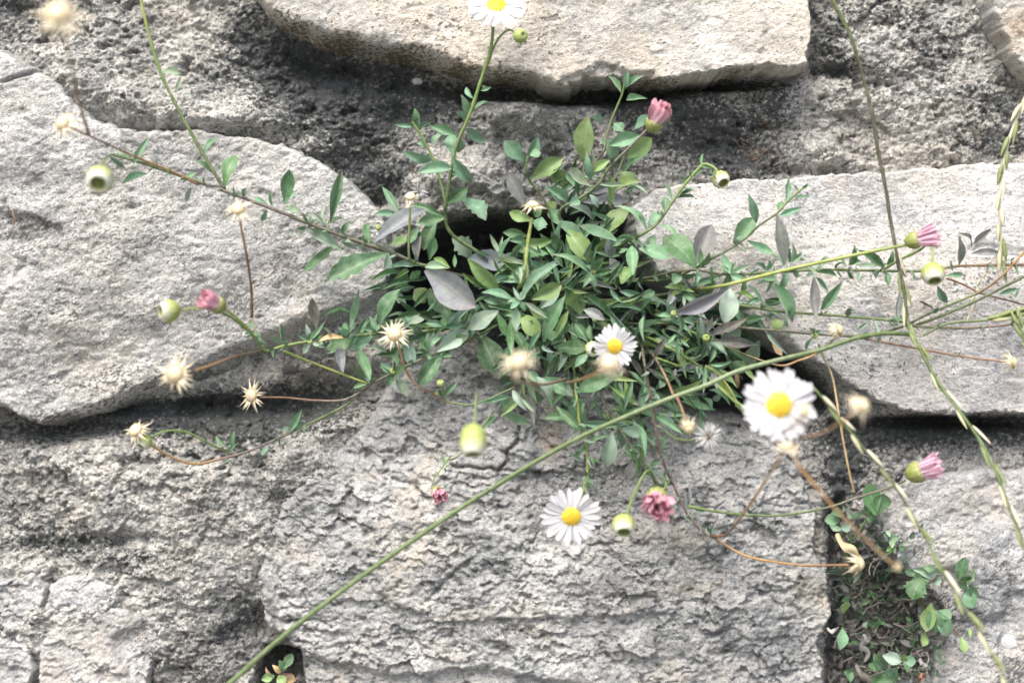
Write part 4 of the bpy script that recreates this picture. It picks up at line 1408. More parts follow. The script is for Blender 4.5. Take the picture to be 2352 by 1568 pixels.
# leaves that crowd the heart of the tuft, radiating from it
HEART = [(1180,600,70,40,22),(1300,610,80,50,30),(1400,690,90,60,40),(1500,760,100,60,36),(1320,780,100,60,34),(1590,830,80,50,26),(1090,700,70,50,24),(1230,700,80,60,30),(1440,850,90,40,22),(1380,560,60,40,16),(1560,700,80,40,22),(1250,880,80,35,16),(1010,740,60,40,14),(1330,470,90,55,26),(1560,900,80,40,20),(1460,960,70,40,16),(850,770,80,30,10),(1700,690,80,40,14),(1150,560,40,30,6),(1660,760,60,40,12),(1400,930,60,30,10),(940,640,40,40,8)]
for (cu, cv_, su, sv, n_) in HEART:
    for i in range(int(n_ * 1.35)):
        u, v = cu + dr.gauss(0, su * 0.6), cv_ + dr.gauss(0, sv * 0.6)
        if 1035 < u < 1250 and 490 < v < 585: continue
        a = math.atan2(v - 690, u - 1280) + dr.gauss(0, 0.8)
        L = dr.uniform(32, 84); d0 = dr.uniform(0, 22); d1 = d0 + dr.uniform(-2, 9)
        u2, v2 = u + L * math.cos(a), v + L * math.sin(a)
        d0 = max(d0, wall_height(u, v) + 2); d1 = max(d1, wall_height(u2, v2) + 3)
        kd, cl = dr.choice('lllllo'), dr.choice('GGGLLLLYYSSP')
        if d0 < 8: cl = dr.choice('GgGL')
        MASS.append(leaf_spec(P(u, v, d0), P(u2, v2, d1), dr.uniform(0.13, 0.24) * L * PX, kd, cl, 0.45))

def whorls(pts, every=26, size=(14, 30), cols='LLGS', n=(2, 4)):
    """small leaves in tufts along a leafy stem, all round it"""
    for (u0, v0, d0), (u1, v1, d1) in zip(pts[:-1], pts[1:]):
        ln = math.hypot(u1 - u0, v1 - v0); k = max(1, int(ln / every))
        for i in range(k):
            if dr.random() < 0.3: continue
            t = (i + dr.uniform(0.2, 0.8)) / k; u, v, d = u0 + (u1 - u0) * t, v0 + (v1 - v0) * t, d0 + (d1 - d0) * t
            a0 = math.atan2(v1 - v0, u1 - u0)
            for q in range(dr.randint(*n)):
                a = a0 + dr.choice((-1, 1)) * dr.uniform(0.4, 1.3); L = dr.uniform(*size)
                u2, v2 = u + L * math.cos(a), v + L * math.sin(a)
                e1 = max(d + dr.uniform(-4, 9), wall_height(u2, v2) + 2)
                MASS.append(leaf_spec(P(u, v, d), P(u2, v2, e1), dr.uniform(0.15, 0.25) * L * PX, 'l', dr.choice(cols), 0.5))

# ---------------------------------------------------------------- stems
def S(pts, w, cols, **kw):
    q = []
    for u, v, d in pts:     # inside the tuft the stems run low, under the leaves
        if ((u - 1320) / 260) ** 2 + ((v - 710) / 150) ** 2 < 1 and d < 36: d = min(d, 12)
        q.append((u, v, d))
    wh = kw.pop('wh', None)
    if wh: whorls(q, **wh)
    return stem(plant, q, w, cols, **kw)
def cv(ox, oy, k, pts): return [(ox + x * k, oy + y * k, d) for x, y, d in pts]
root = (1240, 690, 4)
# upper-left branch
S([root, (1120,650,22), (980,612,26), (900,580,27), (780,540,28), (690,505,28), (640,485,28), (520,440,31), (420,405,34), (330,375,38), (262,355,41)], 9, 'gdddpgg', wh=dict(every=34, size=(12, 24)))
S([(455,424,33), (400,396,38), (330,368,46), (262,338,55), (205,312,64)], 5.5, 'bobb')
S([(205,312,64), (185,303,68), (165,294,70), (145,285,73)], 5, 'bt')
S([(205,312,64), (192,270,78), (175,210,98), (162,140,120), (150,80,138), (138,45,146)], 6.5, 'bbt')
S([(517,436,30), (470,360,31), (420,270,32), (372,175,33), (345,90,34), (330,30,35), (310,-60,36)], 8, 'dggGyy')
S([(262,355,41), (245,360,60), (232,385,78)], 5, 'gG')
S([(578,728,28), (577,660,34), (567,590,44), (552,510,56)], 6.5, 'bbo')
# deadhead on upright stalks
S([(1000,612,26), (955,605,28), (940,590,30), (940,540,32), (942,470,36)], 6.5, 'ggy')
S([root, (1190,670,34), (1203,640,40), (1212,560,42), (1222,500,42)], 8, 'gGyy')
# top daisy branch
S([root, (1130,600,14), (1040,540,18), (688,493,0)][:3] + [(687,0,0)][:0] + cv(784,0,1/3,[(715,1480,20),(722,1400,23),(760,1150,26),(800,980,27),(880,800,28),(960,560,30),(1030,330,32),(1050,140,34)]) + [(1139,20,34)], 9, 'ggggGGg')
S(cv(784,0,1/3,[(1010,440,31),(1045,340,32),(1080,270,34),(1130,220,36),(1165,208,37),(1200,228,38)]), 5.5, 'gGG')
S(cv(784,0,1/3,[(722,1410,22),(690,1280,22),(630,1090,23),(560,950,24),(490,840,25)]), 7, 'gGG')
S([(1280,560,8), (1110+765,1000,0)][:1] + cv(784,0,1/3,[(1420,1420,12),(1300,1250,16),(1272,1170,20),(1285,1075,22)]), 5, 'gG')
# pink bud top
S([root, (1330,600,12), (1400,560,14)][:2] + cv(784,0,1/3,[(1500,1480,18),(1640,1370,22),(1770,1270,24),(1850,1150,26),(1950,1050,28),(2050,950,29),(2120,880,30)]), 7, 'ggggpp')
S(cv(784,0,1/3,[(1640,1375,20),(1750,1130,21),(1810,1030,22),(1850,860,22),(1930,660,23),(1955,560,24)]), 6, 'pdgG')
S(cv(784,0,1/3,[(1840,1270,16),(1890,1220,17),(1970,1020,17)]), 5, 'gG')
# right upper branches
S([root, (1340,640,24), (1400,580,27)] + cv(1470,392,1/6,[(0,890,28),(220,740,28),(430,450,28),(600,210,28),(780,0,28)]) + [(1618,377,28), (1640,385,30), (1650,398,31)], 8, 'gggGGG', wh=dict(every=24))
S([root, (1420,650,18), (1540,640,22)] + cv(1470,392,1/6,[(1030,1190,24),(1420,960,25),(1620,770,26),(1880,590,27),(2030,430,27),(2240,240,28)]), 6, 'ggdgG', wh=dict(every=34))
S([root, (1380,655,22)] + cv(1470,392,1/6,[(30,1490,24),(560,1380,26),(800,1370,27),(1200,1430,27),(1700,1410,27),(2000,1390,27)]) + cv(1568,522.7,1/3,[(1000,290,27),(1640,300,27),(1900,265,28),(2352,256,30),(2500,250,31)]), 7.5, 'ggddgggbb', wh=dict(every=34, size=(14, 28)))
S([root, (1400,690,26), (1500,680,28)] + cv(1568,522.7,1/3,[(0,440,30),(300,395,32),(700,295,33),(1230,180,36),(1560,115,40)]), 9, 'gdgyyG')
S(cv(1568,522.7,1/3,[(1385,285,29),(1500,220,32),(1640,150,37),(1690,100,42),(1712,110,44),(1720,170,46),(1722,250,47)]), 6.5, 'gGGy')
S([root, (1400,700,18), (1560,690,22)] + cv(1568,522.7,1/3,[(360,530,25),(650,575,26),(1050,605,26),(1480,645,27),(1620,680,27),(2000,690,28),(2352,655,30),(2480,640,31)]), 7, 'gggggrr', wh=dict(every=44, size=(10, 24), n=(1, 3)))
S([root, (1420,740,16), (1600,740,20)] + cv(1568,522.7,1/3,[(430,690,24),(1000,740,25),(1180,750,26),(1330,780,27),(1600,830,29),(1950,890,33),(2200,920,37),(2240,920,38)]), 6, 'ggddbbb', wh=dict(every=50, size=(10, 22), n=(1, 3)))
S(cv(1568,522.7,1/3,[(1180,750,26),(1490,690,27),(1700,590,28),(2050,440,30),(2200,330,31),(2352,170,32),(2450,60,33)]), 6.5, 'gdgboo')
S(cv(1568,522.7,1/3,[(1560,690,26),(1850,580,26),(2050,490,27),(2200,415,28),(2352,340,28),(2480,280,29)]), 6.5, 'gggg')
S(cv(1568,522.7,1/3,[(1820,350,27),(1930,390,26),(2050,450,26),(2200,490,25),(2352,530,25),(2480,560,25)]), 5, 'bbrg')
S(cv(1568,522.7,1/3,[(1090,700,32),(1060,750,31),(990,815,30),(900,880,30),(800,915,30),(680,950,29),(500,900,24),(250,800,18)]), 5.5, 'bdobg')
S([root, (1450,760,30), (1540,800,32), (1620,850,30)], 8, 'gGg', wh=dict(every=16))
S([(1545,700,28), (1480,690,26), (1505,712,30), (1560,745,33), (1622,780,34)][2:], 7, 'gG', wh=dict(every=14))
# left lower branches
S([root, (1100,740,20), (980,760,25), (880,765,27), (800,772,28), (715,783,28), (650,795,29), (610,805,31), (590,780,36), (560,745,43), (520,710,50)], 8, 'ggggGGyy', wh=dict(every=26))
S([(600,790,33), (540,735,42), (500,714,50), (463,707,54), (420,712,57)], 5.5, 'GGy')
S([(605,806,31), (550,815,42), (500,833,54), (450,850,64)], 6, 'dbo')
S([(600,790,33), (583,750,30), (578,728,28)], 5.5, 'gb')
S([(650,806,27), (712,830,25), (784,858,25), (848,882,25)], 6, 'Gyy')
S([root, (1080,780,20), (980,820,24), (903,856,27), (848,884,26), (820,905,26), (784,936,26), (667,993,25), (590,1028,25), (547,1043,25), (500,1055,27), (450,1065,30), (400,1052,34), (345,1020,40), (320,998,44)], 6.5, 'ggddgprooo', wh=dict(every=44, size=(10, 22), n=(1, 3)))
S([(820,905,26), (784,919,27), (720,919,28), (660,913,30), (620,912,32), (596,912,33)], 5, 'prbb')
S(cv(0,522.7,1/3,[(1600,1560,25),(1530,1525,26),(1450,1490,28),(1290,1410,33),(1150,1400,38),(1045,1440,42)]), 5.5, 'gGG')
S(cv(686,653.3,1/6,[(1370,830,36),(1410,960,34),(1450,1110,32),(1520,1260,30),(1650,1400,29),(1880,1530,27),(2000,1600,26)]) + [(1040,925,26), (1090,928,26), (1180,890,24)], 5.5, 'oobbgg')
S([(1020,918,26)] + cv(686,653.3,1/6,[(2010,1530,27),(1990,1440,28),(1965,1380,29)]), 5, 'gG')
# lower stems
S([root, (1310,820,22)] + cv(1078,886.7,1/6,[(1470,100,28),(1490,250,30),(1530,600,31),(1600,760,31),(1630,1150,31),(1570,1430,32)]) + [(1326,1160,33), (1315,1184,33)], 7, 'ggyyyy', wh=dict(every=22, size=(14, 34)))
S([root, (1360,850,20)] + cv(1078,886.7,1/6,[(1850,200,25),(2080,600,27),(2290,940,28)]) + [(1480,1075,28), (1505,1100,28), (1515,1122,29)], 7, 'gddgg', wh=dict(every=20, size=(14, 34)))
S([(1440,760,20)] + cv(1470,653.3,1/6,[(0,760,28),(60,1080,33),(150,1568,36)]) + cv(1429.2,875,1/6,[(380,100,36),(440,420,36),(470,700,35),(510,950,34),(580,1150,33),(620,1260,32)]) + [(1545,1110,31), (1570,1165,30), (1590,1195,29), (1630,1232,29), (1640,1228,29)], 6.5, 'ddrrrrrrg', wh=dict(every=34, size=(12, 26), cols='LSGP'))
S(cv(1470,653.3,1/6,[(0,760,28),(100,880,30),(200,1000,33),(300,1170,36),(380,1330,39),(480,1568,44)]) + cv(1429.2,875,1/6,[(750,220,48),(820,380,52),(875,540,56),(890,600,58)]), 6.5, 'gdbbbb')
S(cv(1470,653.3,1/6,[(200,1000,32),(420,1080,31),(600,1140,30),(800,1170,28)]), 5, 'GG')
S([(1524,986,33), (1545,1003,37), (1570,1010,42), (1590,1010,46)], 5, 'gG')
S([(1505,1108,30), (1490,1080,36), (1470,1105,42), (1450,1150,50), (1440,1180,54)], 6, 'gGG')
S([(1525,1090,30), (1530,1112,38), (1520,1130,46)], 6, 'gGG')
# bottom right: orange seed stalk and pink bud stalk
S([(1634,1230,29), (1690,1265,32), (1735,1282,35), (1835,1297,40), (1920,1297,44), (1950,1297,46)], 6, 'boobo')
S([(1634,1230,29), (1665,1228,36), (1692,1200,48), (1735,1140,64), (1770,1085,80), (1798,1042,92)], 6, 'bboo')
S([(1815,1030,96), (1830,1062,98), (1862,1102,100), (1920,1170,102), (1985,1236,104), (2045,1290,106), (2062,1302,106)], 5.2, 'bobt')
S([(1580,1162,30), (1650,1175,30), (1735,1183,30), (1802,1182,30), (1900,1165,31), (1970,1142,33), (2040,1120,37), (2080,1103,40)], 6, 'Gggpg')
S([(1620,840,30), (1650,860,30), (1680,900,30), (1700,940,28)], 7, 'yy')
# stalks of the heads that lean out towards the open
S([(1300,870,30), (1255,882,50), (1215,880,74), (1180,872,92), (1190,850,98)], 6, 'rbro')
S([(1300,880,34), (1330,872,58), (1360,862,84), (1395,848,104)], 6, 'doo')
S([(1095,905,40), (1093,930,56), (1090,965,72), (1087,985,78)], 7, 'gcc')
S([(1700,940,40), (1780,1000,66), (1870,1000,90), (1930,970,104), (1970,945,112)], 6, 'gbo')
S([(1690,930,34), (1760,985,60), (1800,990,90), (1832,970,118), (1850,950,128)], 6, 'gbo')
S([(1620,860,30), (1700,930,44), (1770,962,74), (1790,935,85)], 8, 'gGg')
S([(1290,830,22), (1340,840,30), (1395,820,36), (1410,800,38)], 7, 'gG')
S([(1330,830,24), (1345,820,30), (1362,806,32)], 6, 'gG')
S([(1130,950,24), (1060,1040,28), (1030,1055,30)] + cv(784,1045.3,1/3,[(740,20,30),(690,90,31),(640,160,32),(622,225,33)]), 4.5, 'ggGGd')

# ---------------------------------------------------------------- heads
F_ = Vector
daisy(plant, 1140, 13, 36, 74, (0.0, -0.80, 0.55), 30, label='white daisy above its forked stalk on the cream stone', disc=0.33)
daisy(plant, 1412, 795, 40, 52, (-0.25, -0.9, -0.12), 28, disc=0.36, label='small white daisy low among the leaves')
daisy(plant, 1789, 930, 86, 88, (0.02, -1.0, 0.10), 34, disc=0.36, roll=0.4, label='largest white daisy over the dark crevice')
daisy(plant, 1312, 1185, 41, 70, (0.0, -1.0, -0.08), 26, disc=0.325, label='open white daisy hanging over the flaky stone')
seed_head(plant, 134, 28, 146, 62, (0.1, -0.7, 0.55), 22, 0.9)
seed_head(plant, 143, 282, 74, 35, (-0.3, -0.75, 0.35), 20, 0.75)
seed_head(plant, 546, 478, 58, 33, (0.0, -0.8, 0.55), 18, 0.8)
seed_head(plant, 401, 858, 68, 44, (-0.3, -1, 0.1), 22, 0.35, 0.05)
seed_head(plant, 577, 907, 34, 34, (-0.55, -0.9, 0.1), 18, 0.3)
seed_head(plant, 311, 986, 46, 34, (-0.35, -0.75, 0.6), 16, 0.75)
seed_head(plant, 906, 766, 38, 35, (-0.05, -1, 0.25), 20, 0.22, 0.05)
seed_head(plant, 1193, 833, 100, 42, (0.15, -1, 0.1), 16, 0.3, 0.15)
seed_head(plant, 1400, 832, 108, 40, (0.1, -0.75, 0.6), 18, 0.9, 0.1)
seed_head(plant, 1224, 470, 44, 32, (0.05, -0.35, 0.95), 16, 0.55, 0.1)
seed_head(plant, 942, 450, 37, 24, (0.0, -0.75, 0.65), 14, 1.15, 0.15)
seed_head(plant, 1928, 756, 33, 30, (0.85, -0.45, 0.35), 20, 1.2, 0.0)
seed_head(plant, 2328, 832, 38, 30, (0.9, -0.4, 0.1), 18, 1.15, 0.0)
seed_head(plant, 1984, 930, 114, 40, (0.6, -0.7, 0.4), 18, 1.0, 0.1)
seed_head(plant, 1852, 945, 130, 30, (0.75, -0.7, 0.1), 16, 1.0, 0.1)
seed_head(plant, 1583, 985, 60, 28, (0.0, -0.75, -0.6), 16, 1.0, 0.05)
seed_head(plant, 1810, 1022, 96, 30, (0.0, -0.45, 0.9), 16, 0.8, 0.1)
seed_head(plant, 1975, 1294, 48, 38, (0.9, -0.4, 0.05), 18, 1.15, 0.0)
seed_head(plant, 2064, 1304, 106, 22, (0.7, -0.4, -0.5), 8, 1.3, 0.5)
bud(plant, 230, 411, 80, 31, (0.05, -0.85, -0.5))
bud(plant, 388, 714, 58, 25, (-0.9, -0.55, -0.05))
bud(plant, 332, 1015, 43, 17, (-0.5, -0.5, -0.75))
bud(plant, 1655, 412, 31, 20, (0.3, -0.7, -0.6))
bud(plant, 1195, 83, 39, 17, (0.45, -0.85, 0.05), 'greenbud')
bud(plant, 2143, 628, 47, 26, (0.02, -0.55, -0.85))
bud(plant, 1087, 1012, 80, 30, (0.0, -0.4, -0.92), squash=1.35)
bud(plant, 1432, 1205, 55, 26, (0.0, -0.65, -0.7))
bud(plant, 1361, 801, 33, 18, (0.35, -0.85, -0.2))
bud(plant, 1012, 880, 30, 9, (0.0, -0.6, 0.75), 'greenbud')
bud(plant, 903, 852, 30, 8, (0.0, -1, 0.1), 'greenbud')
bud(plant, 1622, 776, 35, 9.5, (0.0, -1, 0.2), 'greenbud')
bud(plant, 1547, 720, 34, 7, (0.0, -1, 0.4), 'greenbud')
bud(plant, 712, 785, 30, 6, (0.0, -1, 0.4), 'greenbud')
bud(plant, 1364, 623, 32, 6, (0.0, -1, 0.4), 'greenbud')
bud(plant, 1871, 771, 30, 7, (0.0, -1, 0.3), 'greenbud')
bud(plant, 1003, 903, 27, 5, (-0.5, -1, 0.4), 'greenbud')
bud(plant, 869, 523, 28, 7, (0.0, -1, 0.2), 'greenbud')
brush(plant, 1504, 280, 32, 44, (0.38, -0.45, 0.8), 60, spread=0.30, length=1.1, label='closed pink head above its leaning stalk')
brush(plant, 496, 698, 52, 44, (-0.62, -0.75, 0.42), 40, spread=0.36, length=0.9, eye=True)
brush(plant, 2105, 551, 42, 44, (0.92, -0.35, 0.22), 46, pale=True, spread=0.34, length=1.2)
brush(plant, 1005, 1130, 34, 30, (0.30, -0.85, -0.40), 36, spread=0.42, length=0.85, eye=True)
brush(plant, 1509, 1146, 52, 58, (-0.05, -0.92, -0.35), 44, spread=0.45, length=0.85, eye=True)
brush(plant, 2112, 1082, 43, 54, (0.85, -0.38, 0.38), 44, pale=True, spread=0.22, length=0.98, label='brush-like pink head with a beetle below it')

# the 300 leaves that show largest are parts of their own, the rest one mass
SPECS.sort(key=lambda q: -q[0])
for sp in SPECS[:300]: leaf_object(sp, plant)
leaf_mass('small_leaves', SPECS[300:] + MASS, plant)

# white down of a ripe head
def pappus(u, v, d, r, n, ax, brown=True):
    V, F, C = [], [], []
    rr = random.Random(9)
    A = Vector(ax).normalized(); c = P(u, v, d)
    for i in range(n):
        dv = Vector((rr.gauss(0, 1), rr.gauss(0, 1), rr.gauss(0, 1))).normalized()
        dv = (dv + A * 0.35).normalized(); L = r * PX * rr.uniform(0.7, 1.1)
        a = c + dv * L * 0.28; bb = c + dv * L + Vector((rr.gauss(0, 1), rr.gauss(0, 1), rr.gauss(0, 1))) * L * 0.07
        tube([a, (a + bb) / 2, bb], 0.00009, 0.00005, [(0.85, 0.85, 0.84)], 3, 0, V, F, C)
        if brown and i % 5 == 0: tube([c + dv * L * 0.05, c + dv * L * 0.22, c + dv * L * 0.36], 0.0002, 0.00012, [(0.30, 0.20, 0.07)], 4, 0, V, F, C)
    inv = plant.matrix_world.inverted()
    o = link('pappus', col_mesh('pappus', [inv @ q for q in V], F, C, M_HEAD), plant); o['kind'] = 'stuff'
    o['label'] = 'white silky down of a ripe seed head'
    return o
pappus(1628, 1003, 48, 33, 170, (0, -1, 0.2))
pappus(962, 440, 33, 26, 60, (0.6, -0.5, 0.6), False)
S([(1610,1010,40), (1618,1008,44), (1628,1003,48)], 5, 'Gt')
# ------------------------------------------------------------------ grasses
def grass(name, label, pts, w, cols, spike_from=None, spikes=0, slen=34, sw=9, green=0.4, group=None, wob=0.05, bump=0.0):
    root_ = tag(link(name, None), label, 'grass', group)
    root_.location = P(*pts[0]); bpy.context.view_layer.update()
    pp = catmull([P(u, v, d) for u, v, d in pts], 10)
    r = w * PX * 0.5
    V, F, C = tube(pp, r, r * 0.85, [SCOL[c] for c in cols], 9, wob, bump=bump)
    inv = root_.matrix_world.inverted()
    link('stalk', col_mesh('stalk', [inv @ q for q in V], F, C, M_STEM), root_)
    if spikes:
        n = len(pp); i0 = int(spike_from * (n - 1)); gr = random.Random(len(pts) * 7 + spikes)
        for i in range(spikes):
            q = i0 + (n - 2 - i0) * (i + 0.5) / spikes; k = int(q)
            p = pp[k].lerp(pp[k + 1], q - k); d_ = (pp[k + 1] - pp[k]).normalized()
            side = d_.cross(Vector((0, -1, 0))).normalized() * (1 if i % 2 else -1)
            o = link('spikelet', SPK[i % 2 if gr.random() > green else 2], root_)
            y = (d_ + side * gr.uniform(0.03, 0.14) + Vector((0, -0.08, 0))).normalized()
            zx = (Vector((0, -1, 0)) + side * 0.5); zx = (zx - y * zx.dot(y)).normalized(); x = y.cross(zx)
            L = slen * PX * gr.uniform(0.85, 1.2); wd = sw * PX * gr.uniform(0.85, 1.15)
            m = Matrix((x * wd, y * L, zx * wd)).transposed().to_4x4(); m.translation = p + side * r * 1.1 + Vector((0, -r * 0.7, 0))
            place(o, root_, m)
    return root_

def spikelet_mesh(c1, c2, c3):
    V, F, C = [], [], []
    prof = [(0.12, 0.0), (0.34, 0.12), (0.5, 0.34), (0.46, 0.58), (0.30, 0.80), (0.12, 0.95), (0.02, 1.0)]
    for i, (r, t) in enumerate(prof):
        for s in range(7):
            a = 2 * math.pi * s / 7
            V.append((r * math.cos(a), t, r * 0.75 * math.sin(a)))
            C.append(c1 if s in (0, 1, 2) else (c2 if s in (3, 4) else c3))
    for i in range(len(prof) - 1):
        for s in range(7):
            a = i * 7 + s; b = i * 7 + (s + 1) % 7
            F.append((a, a + 7, b + 7, b))
    return col_mesh('spikelet', V, F, C, M_STEM)
SPK = [spikelet_mesh((0.58, 0.53, 0.40), (0.36, 0.36, 0.20), (0.60, 0.56, 0.46)), spikelet_mesh((0.50, 0.47, 0.32), (0.22, 0.26, 0.10), (0.42, 0.40, 0.26)), spikelet_mesh((0.16, 0.21, 0.06), (0.09, 0.12, 0.04), (0.34, 0.34, 0.20))]

grass('grass_stalk', 'smooth straight green grass stalk slanting across the flaky stone', [(440,1640,62),(530,1566,60),(650,1460,58),(800,1345,55),(960,1232,52),(1130,1120,50),(1320,1010,48),(1500,930,46),(1620,885,45),(1695,852,44),(1790,826,42),(1885,803,40),(1960,778,38),(2030,766,34),(2090,768,31)], 11, 'gggggccggg', wob=0.015)
grass('grass_spike', 'twisted dark green grass spike crossing the pale granite stone from above', [(1895,-60,50),(1912,0,48),(1950,75,46),(1975,150,44),(2000,250,42),(2022,370,40),(2037,450,38),(2048,520,36),(2062,600,35),(2075,660,35),(2085,740,36),(2100,775,38),(2150,870,42),(2200,940,46),(2250,1010,50),(2290,1090,54),(2320,1170,58),(2355,1260,62),(2400,1400,66)], 8, 'tgdddddggggdw', 0.42, 18, 46, 7.5, 0.6, bump=0.22)
grass('grass_spike', 'straw-coloured grass spike hanging past the pink brush head over the weedy gap', [(1868,890,60),(1890,915,60),(1930,962,60),(1985,1030,61),(2045,1100,62),(2100,1190,64),(2150,1280,67),(2200,1370,72),(2250,1450,78),(2300,1545,84),(2330,1620,88)], 5.5, 'ggdgdg', 0.06, 17, 46, 9, 0.4, bump=0.15)
grass('grass_spike', 'thin pale grass spike at the mortar band near the tan stone', [(2375,180,34),(2345,245,34),(2315,330,33),(2302,400,32),(2296,480,32),(2299,560,31),(2300,610,30)], 7, 'gwwwww', 0.05, 13, 46, 11, 0.35, bump=0.15)
grass('grass_spike', 'faded white wisp of grass lying against the granite face', [(2300,560,24),(2272,610,22),(2250,650,21),(2235,690,21),(2225,735,21)], 3, 'ww', 0.05, 8, 16, 6, 0.0)
grass('grass_spike', 'short green grass spike with a dark bristle poking in over the granite stone', [(2120,770,28),(2180,742,30),(2256,736,32),(2300,728,34),(2360,712,36),(2440,690,38)], 6, 'cggg', 0.42, 12, 42, 11, 0.95)
grass('grass_spike', 'green grass spike hanging beside the stalked seed head on the granite stone', [(2420,860,44),(2380,820,42),(2352,780,40),(2340,745,39),(2335,733,38)], 8, 'gggg', 0.0, 8, 34, 9, 0.9)
grass('grass_stalk', 'thin dry tan grass stalk trailing down into the weedy gap', [(1880,790,30),(1888,812,30),(1911,863,31),(1922,920,33),(1928,960,34),(1940,1030,34),(1952,1090,34),(1962,1130,33)], 5.5, 'gdtttt', wob=0.1)

# ------------------------------------------------------------------ weeds in the gaps
def weed(label, base, leaves_, stems_=(), group='creeping weeds in the gap'):
    r_ = tag(link('creeping_weed', None), label, 'weed', group)
    r_.location = P(base[0], base[1], base[2]); bpy.context.view_layer.update()
    for pts, w, c in stems_: stem(r_, pts, w, c)
    for (u1, v1, u2, v2, w, kc, d) in leaves_:
        d0 = max(d, wall_height(u1, v1) + 2); d1 = max(d + dr.uniform(0, 4), wall_height(u2, v2) + 3)
        leaf(P(u1, v1, d0), P(u2, v2, d1), w * PX, kc[0], kc[1], r_, 0.4)
    return r_
def W4(x, y): return (1866.7 + x * 0.2064, 1244.3 + y * 0.2064)
def W3(x, y): return (1866.7 + x * 0.2064, 1079.2 + y * 0.2064)
def wl(f, rows): 
    out = []
    for (x1, y1, x2, y2, w, kc, d) in rows:
        a = f(x1, y1); b = f(x2, y2); out.append((*a, *b, w * 0.2064, kc, d))
    return out
weed('broad-leaved weed climbing the gap beside the tan seed stalk', (1960, 1230, 4), wl(W3, [(700,500,620,140,230,'sG',12),(740,480,790,260,190,'oG',12),(560,480,640,330,160,'sL',9),(440,540,370,430,150,'sS',8),(300,560,130,560,150,'sL',8),(330,500,200,480,110,'oG',7),(280,620,230,680,150,'sL',9),(500,540,480,470,120,'oL',8),(600,480,700,560,120,'oG',8),(430,600,300,650,100,'oS',9),(800,780,960,750,90,'oL',10),(830,860,900,900,120,'oY',9),(820,770,880,700,80,'oL',10)]),
     [([(1960,1240,4),(1985,1200,8),(2010,1150,10)], 5, 'gG'), ([(1960,1240,4),(1930,1210,7),(1910,1195,8)], 5, 'gd')], None)
weed('upright sprig of green weed standing on the blue grey stone', (2222, 1350, 10), wl(W4, [(1620,430,1700,160,120,'oG',16),(1640,430,1760,380,120,'oG',15),(1720,400,1800,430,120,'oG',16),(1740,470,1840,630,90,'oG',15),(1720,520,1780,740,180,'sL',13),(1680,440,1650,520,100,'oG',14),(1790,440,1810,280,45,'lY',14)]),
     [([(2215,1365,9),(2218,1345,14),(2214,1330,15)], 5, 'gG')], None)
weed('drooping green weed with jagged leaves over the dark soil', (2110, 1370, 4), wl(W4, [(1230,400,1100,640,200,'tG',15),(1240,400,1100,440,130,'oG',13),(1230,400,1290,480,110,'oG',13),(1320,680,1260,1000,150,'oY',14),(1310,720,1370,1010,160,'oG',13),(1380,760,1520,1040,190,'sL',13),(1400,760,1540,860,130,'oL',12),(1250,980,1220,1160,110,'oY',12),(1650,1060,1690,1240,90,'oY',12),(1740,960,1750,1080,40,'lY',12),(1230,280,1360,300,80,'oG',14),(1120,300,1440,350,120,'oS',12),(1300,410,1440,440,90,'oS',12)]),
     [([(2090,1400,0),(2120,1360,8),(2135,1330,12)], 5, 'dd'), ([(2110,1380,3),(2140,1395,9),(2155,1410,12)], 5, 'dg'), ([(2150,1400,6),(2190,1440,11),(2210,1470,12)], 4, 'bb')], None)
weed('rosette of round pale leaves low in the dark gap', (2060, 1530, 2), wl(W4, [(780,1260,990,1330,160,'sS',16),(820,1420,680,1230,170,'sG',12),(1000,1320,1150,1320,140,'sL',12),(1010,1330,1040,1440,130,'sG',13),(800,1440,950,1430,140,'sL',12),(830,1440,930,1560,180,'sG',11),(660,1560,900,1540,170,'sG',10),(780,1540,640,1500,150,'oG',10),(1010,1320,1020,1250,90,'oY',12),(700,1340,680,1440,120,'oG',9)]),
     [([(2050,1560,0),(2060,1530,7),(2070,1510,10)], 5, 'gg'), ([(2070,1515,8),(2100,1500,11),(2120,1490,12)], 4, 'rr')], None)
weed('tiny bright green seedling in the dark soil', (2010, 1430, 0), wl(W4, [(660,930,740,840,90,'sG',10),(660,930,620,900,110,'sG',10),(670,940,740,900,80,'sG',9)]), [([(2000,1445,-6),(2004,1438,6)], 4, 'gG')], None)
weed('green and brown leaves at the edge of the flaky stone', (1930, 1400, 2), wl(W4, [(340,790,380,650,120,'sY',12),(330,960,300,1200,110,'oL',11),(380,1420,420,1560,100,'sG',11),(440,1460,340,1440,100,'oG',10)]), [([(1940,1420,0),(1938,1410,8),(1940,1400,11)], 4, 'dg'), ([(1932,1455,0),(1932,1445,8),(1934,1440,10)], 4, 'dg'), ([(1950,1560,0),(1950,1545,8),(1948,1538,10)], 4, 'dg')], None)
weed('small green weed with a withered brown heart under the slanting stalk', (642, 1545, 0), [(650,1535,672,1500,26,'sL',12),(655,1540,640,1515,18,'oG',10),(630,1550,600,1560,18,'oY',9),(650,1550,680,1562,20,'oB',8),(645,1545,625,1525,12,'lB',10),(640,1550,655,1575,20,'oY',8),(648,1548,672,1545,12,'lR',9),(630,1555,610,1530,10,'lB',9)], [([(640,1570,-4),(645,1555,3),(650,1540,9)], 4, 'bb')], None)

